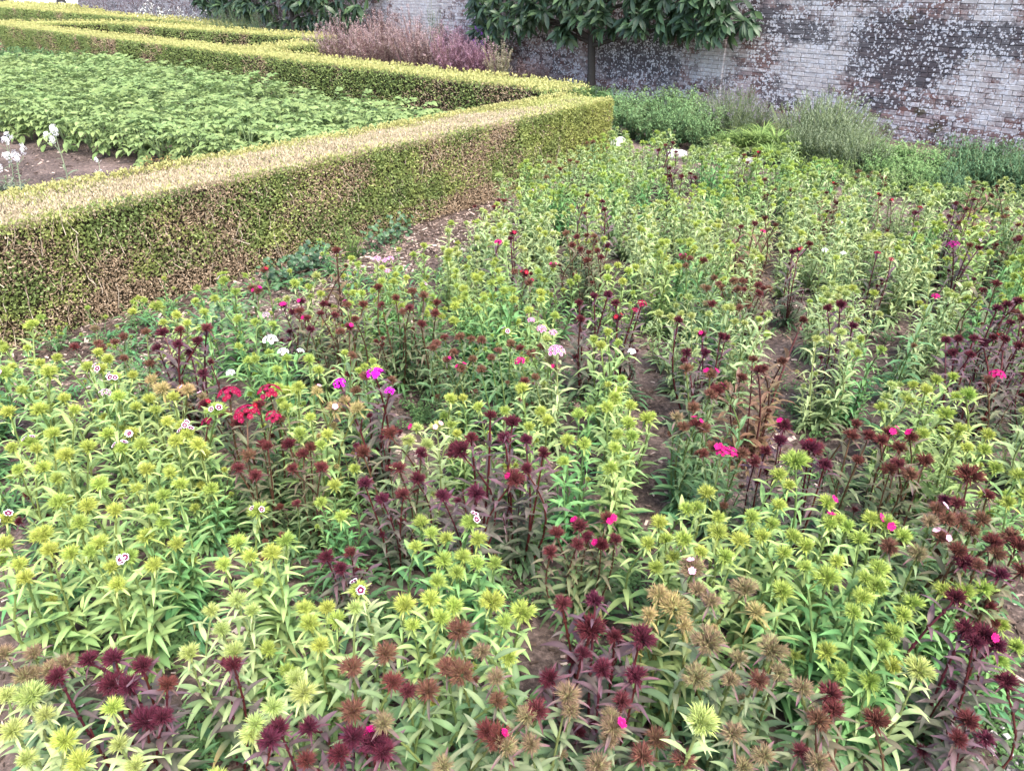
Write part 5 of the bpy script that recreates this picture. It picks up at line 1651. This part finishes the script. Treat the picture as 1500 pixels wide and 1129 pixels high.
wb = Buf()
for x, y, r in GAPS + [(255, 935, 60), (240, 950, 60), (830, 600, 30), (1010, 470, 30), (455, 800, 40), (1300, 1000, 60), (1230, 1050, 60), (900, 1000, 60), (330, 1060, 70), (270, 1100, 60)]:
    c = at(x, y)
    R_ = r * c[1] / 1083
    k = int(26 + 40 * rnd.random()) if y > 600 else 14
    p = c + np.concatenate([rng.normal(0, R_ * .7, (k, 2)), np.zeros((k, 1))], 1)
    for pp in p:
        m = int(rng.integers(6, 16))
        a = rng.uniform(0, 6.28, m)
        dd = np.stack([np.cos(a), np.sin(a), rng.uniform(.0, .9, m)], 1)
        o = pp + np.stack([rng.normal(0, .012, m), rng.normal(0, .012, m), rng.uniform(.003, .03, m)], 1)
        col = mixa((.05, .11, .04), (.13, .22, .08), np.full(m, rnd.random()))
        wb.inst(OVAL, o, basis(dd, (0, 0, 1)), rng.uniform(.010, .024, m), col, col * 1.15)
link('ground_weeds', wb.mesh('ground_weeds', M_SOFT), kind='stuff')

def ivy(label, px0, px1, n, seed):
    r = np.random.default_rng(seed)
    a, b = at(*px0), at(*px1)
    root = thing('ivy', label, 'ivy', tuple(a), 'ivy creeping along the hedge foot')
    F, S_ = Buf(), Buf()
    tt = r.random(n)
    c = (b - a) * tt[:, None] + np.concatenate([r.normal(0, .05, (n, 2)), (r.random((n, 1)) ** 1.4) * .16 + .01], 1)
    d = r.normal(size=(n, 3)) * [1, 1, .4] + np.array([-hn[0], -hn[1], .1]) * .9
    col = mixa((.025, .06, .03), (.07, .13, .055), r.random(n))
    F.inst(OVAL4, c, basis(d, norm(np.array([-hn[0], -hn[1], 1.0]) + r.normal(0, .3, (n, 3)))), np.stack([r.uniform(.05, .075, n), r.uniform(.03, .05, n), np.full(n, .04)], 1), col, col * 1.2)
    for k in range(8):
        t0 = r.random() * .8
        p0 = (b - a) * t0
        P_ = np.array([p0 + (b - a) * .06 * j + np.array([r.normal(0, .02), r.normal(0, .02), .02 + .02 * r.random()]) for j in range(4)])
        V, T, t = tube(P_, .0025, 4)
        S_.add(V, T, (.12, .09, .06))
    link('foliage', F.mesh('foliage', M_GLOSS), root, kind='stuff')
    link('stem', S_.mesh('stem', M_STEM), root)
ivy('dark ivy creeping over the mulch at the foot of the near hedge', (398, 425), (478, 388), 260, 1)
ivy('dark ivy at the hedge foot beyond the tall fresh green weed', (538, 372), (600, 338), 130, 2)
ivy('small dark ivy sprawl at the hedge foot beside the rust-headed plants', (290, 505), (330, 478), 90, 3)
gr_v = V3(lambda s: leafy_plant(16, .24, .07, .07, LEAF_LOW[0], (.10, .19, .05), (.2, .3, .08), 14, seed=s + 61, wide=.5))
place_kind('weed', 'fresh green wispy weed growing at the hedge foot', 'weed', [(517, 380, 1.1)], gr_v, None)
place_kind('weed', 'small bright green weed on the dark mulch next to the purple-leaved clump', 'weed', [(790, 775, .5)], gr_v, None)
place_kind('weed', 'small green weed growing between the near hedge and the maroon heads', 'weed', [(765, 262, .9)], strap_v, None)

# ------------------------------------------------------------------ say which plant is which
SHORT = [('pale lime sweet william in the very corner', 'the corner plant'), ('dark maroon sweet william with ten', 'the ten-headed maroon plant'),
         ('tall lime sweet william standing alone', 'the tall lone lime plant'), ('green-leaved lime sweet william with one red', 'the red-ringed white blossom'),
         ('large maroon-headed', 'the large violet-collared maroon plant'), ('small red-brown', 'the small red-brown plant'),
         ('orange-tinged sweet william with red lower', 'the orange plant with red stems'), ('lime sweet william with two pink', 'the pair of pink-topped lime heads'),
         ('broad green sweet william', 'the broad-leaved green plant'), ('dark purple sweet william with drooping', 'the drooping violet-leaved plant'),
         ('tan and pink headed', 'the tan-pink plant'), ('lone big pale lime head', 'the lone big pale head'), ('big purple-leaved', 'the big purple-leaved clump'),
         ('magenta pompon', 'the magenta pompon'), ('rust-headed sweet william with a flat row', 'the flat row of rust heads'), ('pink and white patterned flower head on a lime', 'the pink-patterned bloom'),
         ('dense tall fresh-green', 'the fresh-green sheaf'), ('sparse yellow-green', 'the sparse yellow stems'), ('dark-leaved sweet william with crimson', 'the dark crimson blooms'),
         ('yellowest', 'the yellowest cushion'), ('crimson sweet william in full', 'the crimson blooms'), ('dark tall-stemmed', 'the dark tall stems by the hedge'),
         ('lime sweet william with a cluster of white blossoms ringed', 'the maroon-ringed white cluster'), ('lime sweet william with pure white', 'the pure white blooms'),
         ('dark sparse brown', 'the see-through brown stems'), ('big single lime head', 'the big single lime head'), ('tall dark bushy', 'the darkest clump'),
         ('cream-green', 'the cream-green plant'), ('pair of dark red', 'the pair of dark red heads'), ('royal purple', 'the royal purple pompon'), ('dark bare-stemmed', 'the far magenta bloom'),
         ('dense maroon clump', 'the dense maroon clump'), ('magenta bloom on a dark', 'the magenta bloom by the hedge'), ('orange-brown', 'the orange-brown far plant'),
         ('dark thin stems', 'the white stones'), ('rust-headed sweet william at the foot', 'the rust heads at the hedge foot'), ('tall leaning stem', 'the leaning magenta-fringed stem'),
         ('maroon-headed sweet william with two pink', 'the two pink-topped maroon heads'), ('rust-headed sweet william with several pink', 'the several pink blossoms')]
LMK = []
for p in PLANTS:
    if p['label']:
        for a, b in SHORT:
            if p['label'].startswith(a):
                LMK.append((p['base'][:2], b))
LXY = np.array([l[0] for l in LMK])
KP = {'L': 'lime-headed', 'P': 'pale lime', 'G': 'green-leaved lime', 'D': 'dark purple-leaved', 'M': 'maroon-headed', 'R': 'rust-headed', 'T': 'tan-headed', 'O': 'orange-tinged', 'B': 'brown-stemmed'}
BP = {'m': ' with a magenta blossom', 'M': ' with a magenta bloom', 'r': ' with red florets', 'C': ' with crimson blooms', 'c': ' with crimson blooms', 'b': ' with dark-eyed white florets', 'B': ' with dark-eyed white blooms',
      'k': ' with a pale pink floret', 'w': ' with a white floret', 'W': ' with white blooms', 'Q': ' with pink-white blooms', 'V': ' with magenta blooms', 'U': ' with purple blooms'}
ORD = ('first second third fourth fifth sixth seventh eighth ninth tenth eleventh twelfth thirteenth fourteenth fifteenth sixteenth seventeenth eighteenth nineteenth twentieth '
       'twenty-first twenty-second twenty-third twenty-fourth twenty-fifth twenty-sixth twenty-seventh twenty-eighth twenty-ninth thirtieth').split()
def ordw(i):
    tens = ['', '', '', 'thirty', 'forty', 'fifty', 'sixty', 'seventy']
    return ORD[i] if i < 30 else tens[(i + 1) // 10] + '-' + (ORD[(i + 1) % 10 - 1] if (i + 1) % 10 else 'tieth')
bins = {}
for p in PLANTS:
    if p['label']:
        continue
    dd = LXY - p['base'][:2]
    j = int(np.argmin(np.hypot(dd[:, 0], dd[:, 1])))
    dx, dy = p['base'][:2] - LXY[j]
    rel = ('behind' if dy > 0 else 'in front of') if abs(dy) > abs(dx) * .9 else ('on the hedge side of' if dx < 0 else 'opposite the hedge beside')
    bl = BP[p['codes'][0]] if p['codes'] else ''
    bins.setdefault((KP[p['kind']], bl, rel, LMK[j][1]), []).append((math.hypot(dx, dy), p))
for (kp, bl, rel, lm), v in bins.items():
    v.sort(key=lambda a: a[0])
    for i, (_, p) in enumerate(v):
        lb = (ordw(i) + ' ' if len(v) > 1 else '') + f'{kp} sweet william{bl} {rel} {lm}'
        if len(re.findall(r"[A-Za-z0-9][A-Za-z0-9']*", lb)) > 14 and len(lb.split()) > 13:
            lb = lb.replace(' with a white floret', '').replace('sweet william', 'plant').replace('green-leaved lime', 'green').replace('on the hedge side of', 'on hedge side of').replace('opposite the hedge beside', 'beside')
        p['o']['label'] = lb
for o in COL.objects:
    if 'label' in o.keys() and len(re.findall(r"[A-Za-z0-9][A-Za-z0-9'-]*", o['label'])) > 16:
        print('LONG', o['label'])
